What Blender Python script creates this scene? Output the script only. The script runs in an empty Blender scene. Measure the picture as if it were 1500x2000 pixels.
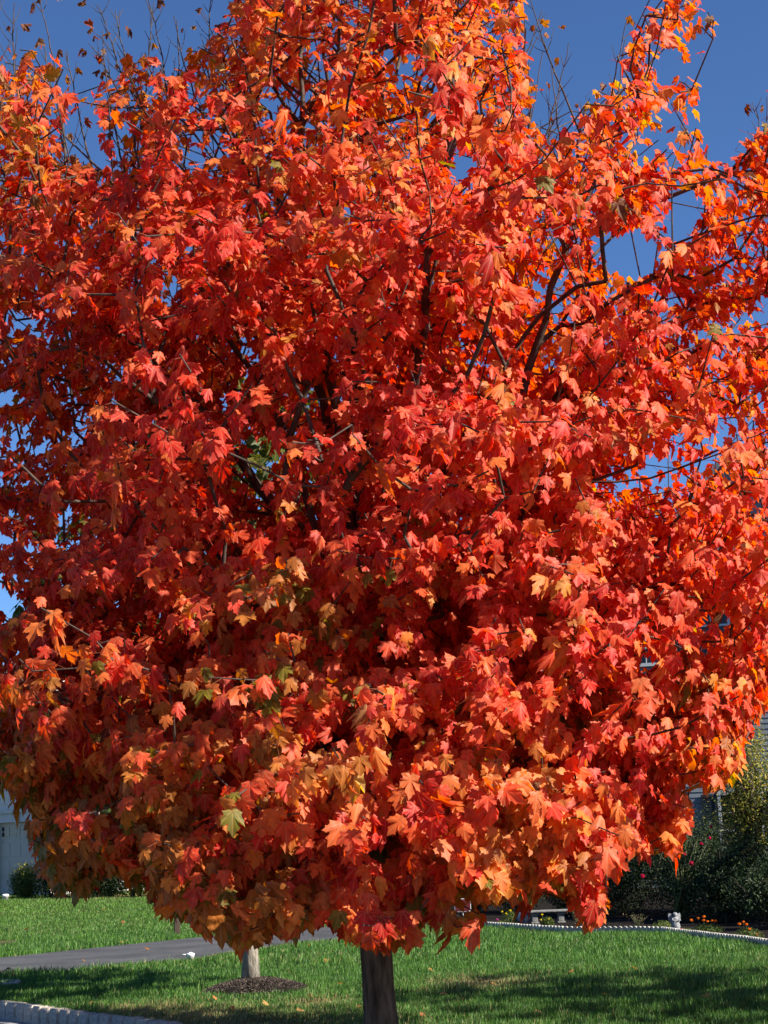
import bpy, math, random
import numpy as np
from mathutils import Vector, Matrix

# ------------------------------------------------------------------ camera, world, sun
sc = bpy.context.scene
H_EYE = 1.5; FPX = 3230.0
PITCH = math.atan(645 / FPX); ROLL = math.radians(-1.9)
cd = bpy.data.cameras.new("camera"); cam = bpy.data.objects.new("camera", cd)
sc.collection.objects.link(cam); sc.camera = cam
cd.sensor_fit = 'VERTICAL'; cd.sensor_height = 24; cd.lens = 24 * FPX / 2000.0
cd.clip_start = 0.1; cd.clip_end = 3000
R3 = Matrix.Rotation(math.radians(90) + PITCH, 3, 'X') @ Matrix.Rotation(ROLL, 3, 'Z')
cam.matrix_world = Matrix.Translation((0, 0, H_EYE)) @ R3.to_4x4()

SUN_AZ = math.radians(25)      # how far the sun stands to the camera's side of due right
SUN_EL = math.radians(38)
to_sun = Vector((math.cos(SUN_EL) * math.cos(SUN_AZ), -math.cos(SUN_EL) * math.sin(SUN_AZ), math.sin(SUN_EL)))
w = bpy.data.worlds.new("World"); sc.world = w; w.use_nodes = True
nt = w.node_tree; nt.nodes.clear()
sky = nt.nodes.new("ShaderNodeTexSky"); sky.sky_type = 'NISHITA'; sky.sun_disc = False
sky.sun_elevation = SUN_EL; sky.sun_rotation = math.pi / 2 + SUN_AZ
sky.altitude = 0; sky.air_density = 0.75; sky.dust_density = 0.0; sky.ozone_density = 10.0
bg = nt.nodes.new("ShaderNodeBackground"); bg.inputs[1].default_value = 0.071
wo = nt.nodes.new("ShaderNodeOutputWorld")
nt.links.new(sky.outputs[0], bg.inputs[0]); nt.links.new(bg.outputs[0], wo.inputs[0])
sd = bpy.data.lights.new("sun", 'SUN'); sd.energy = 5.0; sd.angle = math.radians(0.53); sd.color = (1.0, 0.93, 0.82)
so = bpy.data.objects.new("sun", sd); sc.collection.objects.link(so)
so.rotation_euler = to_sun.to_track_quat('Z', 'Y').to_euler()
sc.view_settings.view_transform = 'Standard'; sc.view_settings.look = 'None'
sc.view_settings.exposure = 1.16; sc.view_settings.gamma = 1.0
sc.render.resolution_x = 768; sc.render.resolution_y = 1024
sc.render.engine = 'CYCLES'
sc.cycles.use_denoising = True
sc.cycles.max_bounces = 8; sc.cycles.transmission_bounces = 6; sc.cycles.diffuse_bounces = 4
sc.cycles.sample_clamp_indirect = 6.0

# ------------------------------------------------------------------ pixel <-> world helpers (1500 x 2000 photo pixels)
def ray(px, py):
    return (R3 @ Vector(((px - 750) / FPX, -(py - 1000) / FPX, -1))).normalized()
def at(px, py, Y):
    r = ray(px, py); t = Y / r.y
    return Vector((r.x * t, Y, H_EYE + r.z * t))
def hz(Y):
    t = min(1, max(0, (Y - 26) / 22.0)); return 0.30 * t * t * (3 - 2 * t)
def hzv(Y):
    t = np.clip((Y - 26) / 22.0, 0, 1); return 0.30 * t * t * (3 - 2 * t)
def G(px, py):
    r = ray(px, py); z = 0.0
    for _ in range(12):
        t = (z - H_EYE) / r.z; z = hz(r.y * t)
    return Vector((r.x * t, r.y * t, z))
RT = np.array(R3.transposed())
def project(P):
    q = (P - np.array([0, 0, H_EYE])) @ RT.T
    zz = np.minimum(q[:, 2], -0.01)
    return 750 + FPX * q[:, 0] / -zz, 1000 - FPX * q[:, 1] / -zz

# ------------------------------------------------------------------ object helpers
col = sc.collection
def tag(o, label=None, cat=None, group=None, kind=None):
    for k, v in (('label', label), ('category', cat), ('group', group), ('kind', kind)):
        if v: o[k] = v
    return o
def empty(name, loc=(0, 0, 0), rz=0.0):
    o = bpy.data.objects.new(name, None); col.objects.link(o)
    o.location = loc; o.rotation_euler = (0, 0, rz); o.empty_display_size = 0.2
    return o
def link(name, me, parent=None, mat=None, loc=None, rz=None):
    o = bpy.data.objects.new(name, me); col.objects.link(o)
    if parent: o.parent = parent
    if mat is not None and not me.materials: me.materials.append(mat)
    if loc is not None: o.location = loc
    if rz is not None: o.rotation_euler = (0, 0, rz)
    return o
def big_mesh(name, V, loops, counts, colors=None, smooth=False, luv=None):
    """V (n,3), loops flat vertex ids, counts verts per face."""
    me = bpy.data.meshes.new(name)
    V = np.ascontiguousarray(V, dtype=np.float32); loops = np.ascontiguousarray(loops, dtype=np.int32)
    counts = np.ascontiguousarray(counts, dtype=np.int32)
    me.vertices.add(len(V)); me.vertices.foreach_set("co", V.ravel())
    me.loops.add(len(loops)); me.loops.foreach_set("vertex_index", loops)
    me.polygons.add(len(counts))
    st = np.concatenate(([0], np.cumsum(counts)[:-1])).astype(np.int32)
    me.polygons.foreach_set("loop_start", st)
    me.polygons.foreach_set("use_smooth", np.full(len(counts), smooth, dtype=bool))
    if colors is not None:
        ca = me.color_attributes.new("Col", 'FLOAT_COLOR', 'POINT')
        c4 = np.ones((len(V), 4), dtype=np.float32); c4[:, :3] = colors
        ca.data.foreach_set("color", c4.ravel())
    if luv is not None:
        ca = me.attributes.new("Luv", 'FLOAT_VECTOR', 'POINT'); ca.data.foreach_set("vector", np.ascontiguousarray(luv, dtype=np.float32).ravel())
    me.update(calc_edges=True)
    return me
class MB:
    def __init__(s): s.v = []; s.f = []; s.sm = []
    def add(s, vs, fs, smooth=False):
        b = len(s.v); s.v += [tuple(x) for x in vs]; s.f += [tuple(b + i for i in f) for f in fs]; s.sm += [smooth] * len(fs)
    def box(s, x0, x1, y0, y1, z0, z1, ch=0.0):
        if ch <= 0:
            vs = [(x, y, z) for z in (z0, z1) for (x, y) in ((x0, y0), (x1, y0), (x1, y1), (x0, y1))]
            s.add(vs, [(3, 2, 1, 0), (4, 5, 6, 7), (0, 1, 5, 4), (1, 2, 6, 5), (2, 3, 7, 6), (3, 0, 4, 7)])
        else:
            vs = []
            for (z, i) in ((z0, ch), (z0 + ch, 0), (z1 - ch, 0), (z1, ch)):
                a, b, c, d = x0 + i, x1 - i, y0 + i, y1 - i; q = ch - i
                vs += [(a + q, c, z), (b - q, c, z), (b, c + q, z), (b, d - q, z), (b - q, d, z), (a + q, d, z), (a, d - q, z), (a, c + q, z)]
            fs = [tuple(range(7, -1, -1)), tuple(range(24, 32))]
            for r in range(3):
                for k in range(8): fs.append((r * 8 + k, r * 8 + (k + 1) % 8, r * 8 + 8 + (k + 1) % 8, r * 8 + 8 + k))
            s.add(vs, fs)
    def tube(s, pts, rad, n=8, cap=True, smooth=True):
        pts = [Vector(p) for p in pts]; rings = []
        up = Vector((0.3, 0.1, 1)).normalized()
        for i, p in enumerate(pts):
            d = (pts[min(i + 1, len(pts) - 1)] - pts[max(i - 1, 0)])
            d = d.normalized() if d.length > 1e-9 else Vector((0, 0, 1))
            a = d.cross(up)
            if a.length < 0.05: a = d.cross(Vector((1, 0, 0)))
            a.normalize(); b = d.cross(a)
            r = rad[i] if hasattr(rad, '__len__') else rad
            rings.append([p + (a * math.cos(2 * math.pi * k / n) + b * math.sin(2 * math.pi * k / n)) * r for k in range(n)])
        vs = [v for r in rings for v in r]; fs = []
        for i in range(len(pts) - 1):
            for k in range(n): fs.append((i * n + k, (i + 1) * n + k, (i + 1) * n + (k + 1) % n, i * n + (k + 1) % n))
        if cap:
            fs.append(tuple(range(n))); fs.append(tuple(reversed(range((len(pts) - 1) * n, len(pts) * n))))
        s.add(vs, fs, smooth)
    def lathe(s, prof, n=20, c=(0, 0, 0), wob=None):
        vs = []
        for i, (r, z) in enumerate(prof):
            for k in range(n):
                a = 2 * math.pi * k / n; rr = r * (wob(a, i) if wob else 1)
                vs.append((c[0] + rr * math.cos(a), c[1] + rr * math.sin(a), c[2] + z))
        fs = []
        for i in range(len(prof) - 1):
            for k in range(n): fs.append((i * n + k, i * n + (k + 1) % n, (i + 1) * n + (k + 1) % n, (i + 1) * n + k))
        fs.append(tuple(reversed(range(n)))); fs.append(tuple(range((len(prof) - 1) * n, len(prof) * n)))
        s.add(vs, fs, True)
    def mesh(s, name, mat=None):
        me = bpy.data.meshes.new(name); me.from_pydata(s.v, [], s.f)
        me.polygons.foreach_set("use_smooth", s.sm); me.update()
        if mat: me.materials.append(mat)
        return me
    def build(s, name, mat, parent=None, loc=None, rz=None):
        return link(name, s.mesh(name, mat), parent, None, loc, rz)

# ------------------------------------------------------------------ materials
def newmat(name):
    m = bpy.data.materials.new(name); m.use_nodes = True
    n = m.node_tree; n.nodes.clear(); out = n.nodes.new("ShaderNodeOutputMaterial")
    return m, n, out
def N(n, t, **kw):
    x = n.nodes.new(t)
    for k, v in kw.items():
        if k in x.inputs: x.inputs[k].default_value = v
        else: setattr(x, k, v)
    return x
def noise_mat(name, c1, c2, scale=8, rough=0.8, bump=0.3, bscale=None, detail=6, coord='Object', stretch=(1, 1, 1), c3=None, spec=0.3, lo=0.3, hi=0.7, dist=0.02, metal=0.0):
    m, n, out = newmat(name)
    tc = N(n, "ShaderNodeTexCoord"); mp = N(n, "ShaderNodeMapping"); mp.inputs['Scale'].default_value = stretch
    n.links.new(tc.outputs[coord], mp.inputs[0])
    t = N(n, "ShaderNodeTexNoise", Scale=scale, Detail=detail); n.links.new(mp.outputs[0], t.inputs[0])
    r = N(n, "ShaderNodeValToRGB"); n.links.new(t.outputs[0], r.inputs[0])
    e = r.color_ramp.elements; e[0].position = lo; e[1].position = hi
    e[0].color = (*c1, 1); e[1].color = (*c2, 1)
    if c3 is not None:
        k = r.color_ramp.elements.new((lo + hi) / 2 + 0.1); k.color = (*c3, 1)
    b = N(n, "ShaderNodeBsdfPrincipled", Roughness=rough, Metallic=metal); b.inputs['Specular IOR Level'].default_value = spec
    n.links.new(r.outputs[0], b.inputs['Base Color'])
    if bump > 0:
        t2 = N(n, "ShaderNodeTexNoise", Scale=bscale or scale * 4, Detail=8.0); n.links.new(mp.outputs[0], t2.inputs[0])
        bp = N(n, "ShaderNodeBump", Strength=bump, Distance=dist); n.links.new(t2.outputs[0], bp.inputs['Height'])
        n.links.new(bp.outputs[0], b.inputs['Normal'])
    n.links.new(b.outputs[0], out.inputs[0])
    return m
def leaf_mat(name, trans=0.45, rough=0.42, spec=0.5, tsat=1.25, mottle=0.25, nscale=30, veins=False):
    m, n, out = newmat(name)
    at_ = N(n, "ShaderNodeAttribute", attribute_name="Col")
    tc = N(n, "ShaderNodeTexCoord")
    t = N(n, "ShaderNodeTexNoise", Scale=nscale, Detail=3.0); n.links.new(tc.outputs['Object'], t.inputs[0])
    mr = N(n, "ShaderNodeMapRange"); mr.inputs[1].default_value = 0.3; mr.inputs[2].default_value = 0.7
    mr.inputs[3].default_value = 1 - mottle; mr.inputs[4].default_value = 1 + mottle
    n.links.new(t.outputs[0], mr.inputs[0])
    h = N(n, "ShaderNodeHueSaturation"); n.links.new(at_.outputs[0], h.inputs['Color']); n.links.new(mr.outputs[0], h.inputs['Value'])
    b = N(n, "ShaderNodeBsdfPrincipled", Roughness=rough); b.inputs['Specular IOR Level'].default_value = spec
    def mth(op, a, c=None):
        q = n.nodes.new("ShaderNodeMath"); q.operation = op
        for i_, v in enumerate((a, c)):
            if v is None: continue
            if isinstance(v, (int, float)): q.inputs[i_].default_value = v
            else: n.links.new(v, q.inputs[i_])
        return q.outputs[0]
    if veins:
        uv = N(n, "ShaderNodeAttribute", attribute_name="Luv"); sx = N(n, "ShaderNodeSeparateXYZ"); n.links.new(uv.outputs['Vector'], sx.inputs[0])
        u = mth('ABSOLUTE', sx.outputs[0]); v = sx.outputs[1]; ang = mth('ARCTAN2', u, v); rad_ = mth('POWER', mth('ADD', mth('MULTIPLY', u, u), mth('MULTIPLY', v, v)), .5)
        d_ = mth('MINIMUM', mth('MINIMUM', mth('ABSOLUTE', ang), mth('ABSOLUTE', mth('SUBTRACT', ang, .74))), mth('ABSOLUTE', mth('SUBTRACT', ang, 1.42)))
        dist_ = mth('MULTIPLY', d_, rad_); vm = N(n, "ShaderNodeMapRange"); vm.inputs[1].default_value = .008; vm.inputs[2].default_value = .030; vm.inputs[3].default_value = .34; vm.inputs[4].default_value = 0.0
        n.links.new(dist_, vm.inputs[0])
        mixv = N(n, "ShaderNodeMixRGB"); n.links.new(vm.outputs[0], mixv.inputs[0]); n.links.new(h.outputs[0], mixv.inputs[1]); mixv.inputs[2].default_value = (.80, .42, .20, 1)
        t3 = N(n, "ShaderNodeTexNoise", Scale=70.0, Detail=2.0); n.links.new(tc.outputs['Object'], t3.inputs[0])
        sp = N(n, "ShaderNodeMapRange"); sp.inputs[1].default_value = .68; sp.inputs[2].default_value = .74; sp.inputs[3].default_value = 0.0; sp.inputs[4].default_value = .55
        n.links.new(t3.outputs[0], sp.inputs[0]); mixs = N(n, "ShaderNodeMixRGB"); n.links.new(sp.outputs[0], mixs.inputs[0]); n.links.new(mixv.outputs[0], mixs.inputs[1]); mixs.inputs[2].default_value = (.12, .05, .03, 1)
        h = mixs
    n.links.new(h.outputs[0], b.inputs['Base Color'])
    h2 = N(n, "ShaderNodeHueSaturation", Saturation=tsat); n.links.new(h.outputs[0], h2.inputs['Color'])
    tr = N(n, "ShaderNodeBsdfTranslucent"); n.links.new(h2.outputs[0], tr.inputs[0])
    mx = N(n, "ShaderNodeMixShader"); mx.inputs[0].default_value = trans
    n.links.new(b.outputs[0], mx.inputs[1]); n.links.new(tr.outputs[0], mx.inputs[2]); n.links.new(mx.outputs[0], out.inputs[0])
    return m
M = {}
M['maple'] = leaf_mat("maple_leaf", 0.56, 0.50, 0.30, 1.3, 0.22, 28, True)
M['green'] = leaf_mat("shrub_leaf", 0.28, 0.5, 0.22, 1.1, 0.3, 20)
M['grass'] = leaf_mat("grass_blade", 0.30, 0.5, 0.35, 1.1, 0.2, 3)
M['petal'] = leaf_mat("petal", 0.25, 0.6, 0.2, 1.05, 0.15, 60)
M['bark'] = noise_mat("maple_bark", (0.045, 0.026, 0.017), (0.25, 0.155, 0.105), 22, 0.9, 0.9, 60, lo=0.30, hi=0.74, stretch=(1, 1, 0.22), dist=0.03)
M['bark2'] = noise_mat("young_bark", (0.14, 0.12, 0.095), (0.36, 0.32, 0.26), 22, 0.9, 0.8, 50, stretch=(1, 1, 0.25), dist=0.02)
M['twig'] = noise_mat("twig_bark", (0.030, 0.020, 0.016), (0.10, 0.072, 0.055), 12, 0.75, 0.2, 30)
M['soil'] = noise_mat("lawn_soil", (0.016, 0.030, 0.008), (0.050, 0.075, 0.018), 1.3, 0.95, 0.6, 60, c3=(0.09, 0.085, 0.035), spec=0.1)
M['mulch'] = noise_mat("mulch", (0.005, 0.004, 0.003), (0.022, 0.017, 0.014), 60, 0.95, 1.0, 90, spec=0.1)
M['asphalt'] = noise_mat("asphalt", (0.040, 0.041, 0.045), (0.084, 0.084, 0.089), 1.2, 0.85, 0.5, 260, spec=0.3, dist=0.01)
M['street'] = noise_mat("street", (0.30, 0.29, 0.28), (0.40, 0.39, 0.38), 3, 0.9, 0.4, 200, spec=0.2, dist=0.01)
M['granite'] = noise_mat("granite_block", (0.32, 0.28, 0.23), (0.56, 0.50, 0.42), 30, 0.85, 0.8, 60, spec=0.3)
M['edging'] = noise_mat("edging_concrete", (0.26, 0.25, 0.225), (0.50, 0.475, 0.43), 15, 0.9, 0.4, 120, spec=0.2)
M['concrete'] = noise_mat("garden_concrete", (0.12, 0.12, 0.115), (0.24, 0.235, 0.22), 14, 0.9, 0.5, 90, spec=0.2)
M['rock'] = noise_mat("pale_rock", (0.06, 0.065, 0.07), (0.55, 0.55, 0.54), 9, 0.8, 0.8, 40, lo=0.4, hi=0.65)
M['statue'] = noise_mat("cast_stone", (0.19, 0.20, 0.215), (0.32, 0.325, 0.33), 12, 0.8, 0.4, 70)
M['white'] = noise_mat("white_plastic", (0.74, 0.74, 0.72), (0.83, 0.83, 0.81), 5, 0.45, 0.0)
M['siding'] = noise_mat("pale_siding", (0.56, 0.53, 0.47), (0.64, 0.605, 0.54), 2, 0.6, 0.1, 90)
M['trim'] = noise_mat("trim_paint", (0.46, 0.48, 0.48), (0.52, 0.54, 0.54), 2, 0.55, 0.1, 90)
M['door'] = noise_mat("garage_door_paint", (0.42, 0.39, 0.33), (0.46, 0.43, 0.37), 2, 0.55, 0.1, 90)
M['siding2'] = noise_mat("blue_grey_siding", (0.155, 0.185, 0.215), (0.19, 0.225, 0.255), 2, 0.65, 0.1, 90)
M['stucco'] = noise_mat("grey_stucco", (0.16, 0.185, 0.21), (0.20, 0.225, 0.25), 4, 0.8, 0.3, 120)
M['shutter'] = noise_mat("dark_shutter", (0.010, 0.018, 0.026), (0.018, 0.028, 0.038), 8, 0.5, 0.1, 60)
M['roof'] = noise_mat("roof_shingle", (0.16, 0.145, 0.12), (0.33, 0.30, 0.25), 7, 0.95, 0.8, 30, stretch=(1, 1, 3), spec=0.1)
M['roof2'] = noise_mat("dark_roof_shingle", (0.03, 0.033, 0.04), (0.09, 0.095, 0.10), 7, 0.95, 0.8, 30, stretch=(1, 1, 3), spec=0.1)
M['wood'] = noise_mat("dark_post_wood", (0.030, 0.018, 0.013), (0.075, 0.048, 0.035), 10, 0.8, 0.5, 40, stretch=(1, 1, 0.15))
M['black'] = noise_mat("black_metal", (0.012, 0.012, 0.013), (0.03, 0.03, 0.03), 10, 0.4, 0.0)
M['maroon'] = noise_mat("maroon_sign", (0.10, 0.012, 0.018), (0.13, 0.018, 0.022), 10, 0.45, 0.0)
M['stem'] = noise_mat("green_stem", (0.05, 0.08, 0.02), (0.14, 0.14, 0.06), 10, 0.7, 0.0)
def glass_mat():
    m, n, out = newmat("window_glass")
    b = N(n, "ShaderNodeBsdfPrincipled", Roughness=0.06); b.inputs['Base Color'].default_value = (0.008, 0.012, 0.016, 1)
    b.inputs['Specular IOR Level'].default_value = 0.35
    tc = N(n, "ShaderNodeTexCoord"); t = N(n, "ShaderNodeTexNoise", Scale=2.0); bp = N(n, "ShaderNodeBump", Strength=0.05)
    n.links.new(tc.outputs['Object'], t.inputs[0]); n.links.new(t.outputs[0], bp.inputs['Height']); n.links.new(bp.outputs[0], b.inputs['Normal'])
    n.links.new(b.outputs[0], out.inputs[0]); return m
M['glass'] = glass_mat()

# ------------------------------------------------------------------ 2D helpers
def inpoly(X, Y, poly):
    ins = np.zeros(len(X), bool); n = len(poly); j = n - 1
    for i in range(n):
        xi, yi = poly[i][0], poly[i][1]; xj, yj = poly[j][0], poly[j][1]
        if yi != yj:
            c = ((yi > Y) != (yj > Y)) & (X < (xj - xi) * (Y - yi) / (yj - yi) + xi)
            ins ^= c
        j = i
    return ins
def vnoise(P, freq, seed=0):
    """cheap smooth value noise from sums of sines, about -1..1"""
    r = np.random.RandomState(seed); s = np.zeros(len(P))
    for k in range(6):
        d = r.normal(size=P.shape[1]); d /= np.linalg.norm(d)
        s += np.sin((P @ d) * freq * (0.7 + 0.25 * k) + r.uniform(0, 6.28)) / 6 * 1.6
    return s

# ------------------------------------------------------------------ setting: ground, street, lawn, driveway, beds
TREE = Vector((G(746, 2050).x, 11.8, 0.0))
curb_px = [(0, 1957), (53, 1963.5), (107, 1972), (160, 1979), (213, 1986), (267, 1992), (333, 1999.5)]
curb = [G(x, y) for x, y in curb_px]
c0 = curb[0]; d0 = (curb[0] - curb[2]).normalized()
curb = [c0 + d0 * 14, c0 + d0 * 6, c0 + d0 * 2.5] + curb + [Vector((-1.35, 13.75, 0)), Vector((-0.98, 13.1, 0)), Vector((-0.92, 12.2, 0)), Vector((-1.05, 11.0, 0)), Vector((-1.2, 9.5, 0)), Vector((-1.25, 6, 0)), Vector((-1.2, 0, 0)), Vector((-1.2, -30, 0))]
curb[9].z = 0
g = MB()
g.add([(-900, -300, -.165), (900, -300, -.165), (900, 1400, -.165), (-900, 1400, -.165)], [(0, 1, 2, 3)])
tag(g.build("ground", M['soil']), kind='structure')
st = MB()
pl = [(p.x, p.y, -.15) for p in curb]
st.add(pl + [(-40, -30, -.15), (-60, 30, -.15)], [tuple(range(len(pl) + 2))[::-1]])
tag(st.build("street", M['street']), kind='structure')

drive_px_far = [(-400, 1902), (0, 1872), (220, 1849), (445, 1826), (574, 1815), (700, 1808), (790, 1804)]
drive_px_near = [(-400, 1910), (0, 1904), (117, 1899), (213, 1888), (360, 1878), (443, 1863), (560, 1848), (670, 1836), (740, 1828), (800, 1820)]
drive = [G(*p) for p in drive_px_far] + [G(*p) for p in reversed(drive_px_near)]
drive2 = [(p.x, p.y) for p in drive]

bed_px = [(800, 1803), (870, 1806), (942, 1812), (1013, 1818), (1078, 1822), (1125, 1824), (1200, 1823), (1280, 1823), (1340, 1830), (1400, 1838), (1460, 1844), (1500, 1850), (1600, 1862), (1760, 1884)]
edge_path = [G(*p) for p in bed_px]
bed2 = [(p.x, p.y) for p in edge_path] + [(14, 20), (14, 42), (0.5, 42)]

# the lawn: one raised sheet reaching from the curb to the horizon, fine near the camera
def lawn():
    xs = np.concatenate((np.linspace(-900, -32, 12), np.arange(-30, 30.1, 0.5), np.linspace(32, 900, 12)))
    ys = np.concatenate((np.arange(-30, 60.1, 0.5), np.linspace(64, 1400, 16)))
    X, Y = np.meshgrid(xs, ys); X = X.ravel(); Y = Y.ravel()
    Z = hzv(Y) + 0.012 * np.sin(X * 1.3 + Y * 0.7) * np.sin(Y * 0.9 - X * 0.4) * (Y < 60) - 0.012
    V = np.stack((X, Y, Z), 1); nx = len(xs); ny = len(ys)
    fs = []
    cpoly = [(p.x, p.y) for p in curb] + [(-60, -30), (-60, 30)]
    cx = (X.reshape(ny, nx)[:-1, :-1] + X.reshape(ny, nx)[1:, 1:]) / 2; cy = (Y.reshape(ny, nx)[:-1, :-1] + Y.reshape(ny, nx)[1:, 1:]) / 2
    ins = inpoly(cx.ravel(), cy.ravel(), cpoly).reshape(ny - 1, nx - 1)
    # snap vertices that lie inside the street back on to the curb line
    for j in range(ny - 1):
        for i in range(nx - 1):
            if not ins[j, i]:
                a = j * nx + i; fs.append((a, a + 1, a + nx + 1, a + nx))
    used = set(v for f in fs for v in f)
    iv = inpoly(X, Y, cpoly)
    for v in used:
        if iv[v]:
            best = None; p = Vector((X[v], Y[v], 0))
            for a, b in zip(curb[:-1], curb[1:]):
                ab = b - a; t = max(0, min(1, (p - a).dot(ab) / ab.length_squared)); q = a + ab * t
                dd = (q - p).length
                if best is None or dd < best[0]: best = (dd, q)
            V[v, 0] = best[1].x; V[v, 1] = best[1].y
    F = np.array(fs)
    me = big_mesh("lawn", V, F.ravel(), np.full(len(F), 4), smooth=True)
    me.materials.append(M['soil'])
    tag(link("lawn", me), kind='structure')
lawn()
def sheet(name, poly, dz, mat, grid=None):
    """flat strip polygon following the terrain, triangulated by bmesh"""
    import bmesh
    bm = bmesh.new(); vs = [bm.verts.new((x, y, 0)) for x, y in poly]
    f = bm.faces.new(vs); 
    if f.normal.z < 0: f.normal_flip()
    bmesh.ops.triangulate(bm, faces=[f])
    for _ in range(3): bmesh.ops.subdivide_edges(bm, edges=[e for e in bm.edges if e.calc_length() > 1.5], cuts=1, use_grid_fill=False); bmesh.ops.triangulate(bm, faces=bm.faces[:])
    bm.normal_update()
    for v in bm.verts: v.co.z = hz(v.co.y) + dz
    for f in bm.faces:
        if f.normal.z < 0: f.normal_flip()
    me = bpy.data.meshes.new(name); bm.to_mesh(me); bm.free(); me.materials.append(mat)
    return tag(link(name, me), kind='structure')
sheet("driveway", drive2, 0.012, M['asphalt'])
sheet("garden_bed", bed2, 0.016, M['mulch'])

# granite kerb of upright blocks
def build_kerb():
    root = empty("granite_kerb", curb[3]); tag(root, kind='structure')
    rnd = random.Random(4); prot = []
    for k in range(5):
        m = MB(); m.box(-.098, .098, -.07, .07, -.17, .02, .016)
        m.v = [(x + rnd.uniform(-.004, .004), y + rnd.uniform(-.006, .006), z + (rnd.uniform(-.006, .006) if z > -.1 else 0)) for x, y, z in m.v]
        prot.append(m.mesh("granite_block", M['granite']))
    seg = curb[2:14]; i = 0; acc = 0.0
    for a, b in zip(seg[:-1], seg[1:]):
        L = (b - a).length; d = (b - a) / L; ang = math.atan2(d.y, d.x)
        t = acc
        while t < L:
            p = a + d * t + Vector((d.y, -d.x, 0)) * 0.02
            o = bpy.data.objects.new("granite_block", prot[i % 5]); col.objects.link(o)
            o.parent = root; o.location = p - curb[3]; o.rotation_euler = (rnd.uniform(-.03, .03), rnd.uniform(-.03, .03), ang + rnd.uniform(-.04, .04))
            o.scale = (rnd.uniform(.93, 1.0), 1, rnd.uniform(.96, 1.03)); i += 1
            t += 0.209
        acc = t - L
build_kerb()

# ------------------------------------------------------------------ leaves
HALF = [(0, 0), (.10, -.08), (.22, -.03), (.36, .0), (.47, .03), (.42, .11), (.40, .21), (.46, .29), (.55, .35), (.51, .42), (.57, .60), (.45, .57), (.38, .61), (.32, .57), (.24, .50), (.22, .62), (.27, .76), (.17, .80), (.10, .90), (0, 1.04)]
SIMPLE = [(0, 0), (.20, -.05), (.47, .03), (.40, .21), (.57, .60), (.25, .50), (.26, .76), (0, 1.04)]
def leaf_templates(half, nvar, seed, curl=1.0):
    r = np.random.RandomState(seed)
    right = half[1:-1]; left = [(-x, y) for x, y in reversed(right)]
    out = [half[0]] + right + [half[-1]] + left
    P = np.array([(0, .22)] + out); n = len(out); T = []
    for k in range(nvar):
        x, y = P[:, 0].copy(), P[:, 1].copy()
        a = r.uniform(.0, .70) * curl; b = r.uniform(.05, 1.1) * curl; tw = r.uniform(-.35, .35) * curl
        x = x * (1 + .12 * r.normal() * .5) + .05 * r.normal() * y ** 2
        x2 = x + r.normal(0, .012, len(x)); y2 = y + r.normal(0, .012, len(x))
        z = -a * y ** 2 - b * x ** 2 + tw * x * y + .05 * np.sin(x * 9 + r.uniform(0, 6)) * curl + r.normal(0, .008, len(x)) * curl
        z += .10 * np.abs(x) * r.uniform(0, 1)
        x2 = x2 * (1 - .25 * b * np.abs(x)); y2 = y2 - .12 * a * y ** 2
        T.append(np.stack((x2, y2, z), 1))
    tri = np.array([(0, 1 + i, 1 + (i + 1) % n) for i in range(n)])
    return np.array(T), tri
def frames(D, Nn):
    D = D / np.linalg.norm(D, axis=1, keepdims=True)
    X = np.cross(D, Nn); X /= np.linalg.norm(X, axis=1, keepdims=True) + 1e-9
    Z = np.cross(X, D); return X, D, Z
def place_leaves(name, B, D, Nn, S, C, half=HALF, nvar=10, seed=1, curl=None, tipcol=0.12):
    T, tri = leaf_templates(half, nvar, seed); T2, _ = leaf_templates(half, nvar, seed + 9, 2.6)
    T = np.concatenate((T, T2)); n = len(B); nv = T.shape[1]
    r = np.random.RandomState(seed); vi = r.randint(0, nvar, n)
    if curl is not None: vi = vi + nvar * curl.astype(int)
    X, Yv, Z = frames(D, Nn); L = T[vi] * S[:, None, None]
    V = B[:, None, :] + L[:, :, 0:1] * X[:, None, :] + L[:, :, 1:2] * Yv[:, None, :] + L[:, :, 2:3] * Z[:, None, :]
    cols = np.repeat(C[:, None, :], nv, 1)
    v = r.normal(1, .06, (n, nv, 1)); cols = cols * v
    cols[:, 0, :] = cols[:, 0, :] * (1 + tipcol) + tipcol * np.array([.10, .05, .0])
    F = (tri[None] + (np.arange(n) * nv)[:, None, None]).reshape(-1, 3)
    return big_mesh(name, V.reshape(-1, 3), F.ravel(), np.full(len(F), 3), np.clip(cols.reshape(-1, 3), 0.003, 0.95), True, np.tile(T[0], (n, 1)))
def tubes(segA, segB, rA, rB, n=5):
    """many straight tapered tubes at once; returns verts, quads"""
    segA = np.asarray(segA, float); segB = np.asarray(segB, float)
    d = segB - segA; d /= np.linalg.norm(d, axis=1, keepdims=True) + 1e-9
    ref = np.where(np.abs(d[:, 2:3]) > .9, np.array([[1., 0, 0]]), np.array([[0, 0, 1.]]))
    a = np.cross(d, ref); a /= np.linalg.norm(a, axis=1, keepdims=True); b = np.cross(d, a)
    th = np.arange(n) * 2 * np.pi / n
    o = a[:, None] * np.cos(th)[None, :, None] + b[:, None] * np.sin(th)[None, :, None]
    V = np.concatenate((segA[:, None] + o * np.asarray(rA)[:, None, None], segB[:, None] + o * np.asarray(rB)[:, None, None]), 1)
    base = (np.arange(len(segA)) * 2 * n)[:, None, None]
    k = np.arange(n); q = np.stack((k, (k + 1) % n, n + (k + 1) % n, n + k), 1)[None] + base
    return V.reshape(-1, 3), q.reshape(-1, 4)

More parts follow.
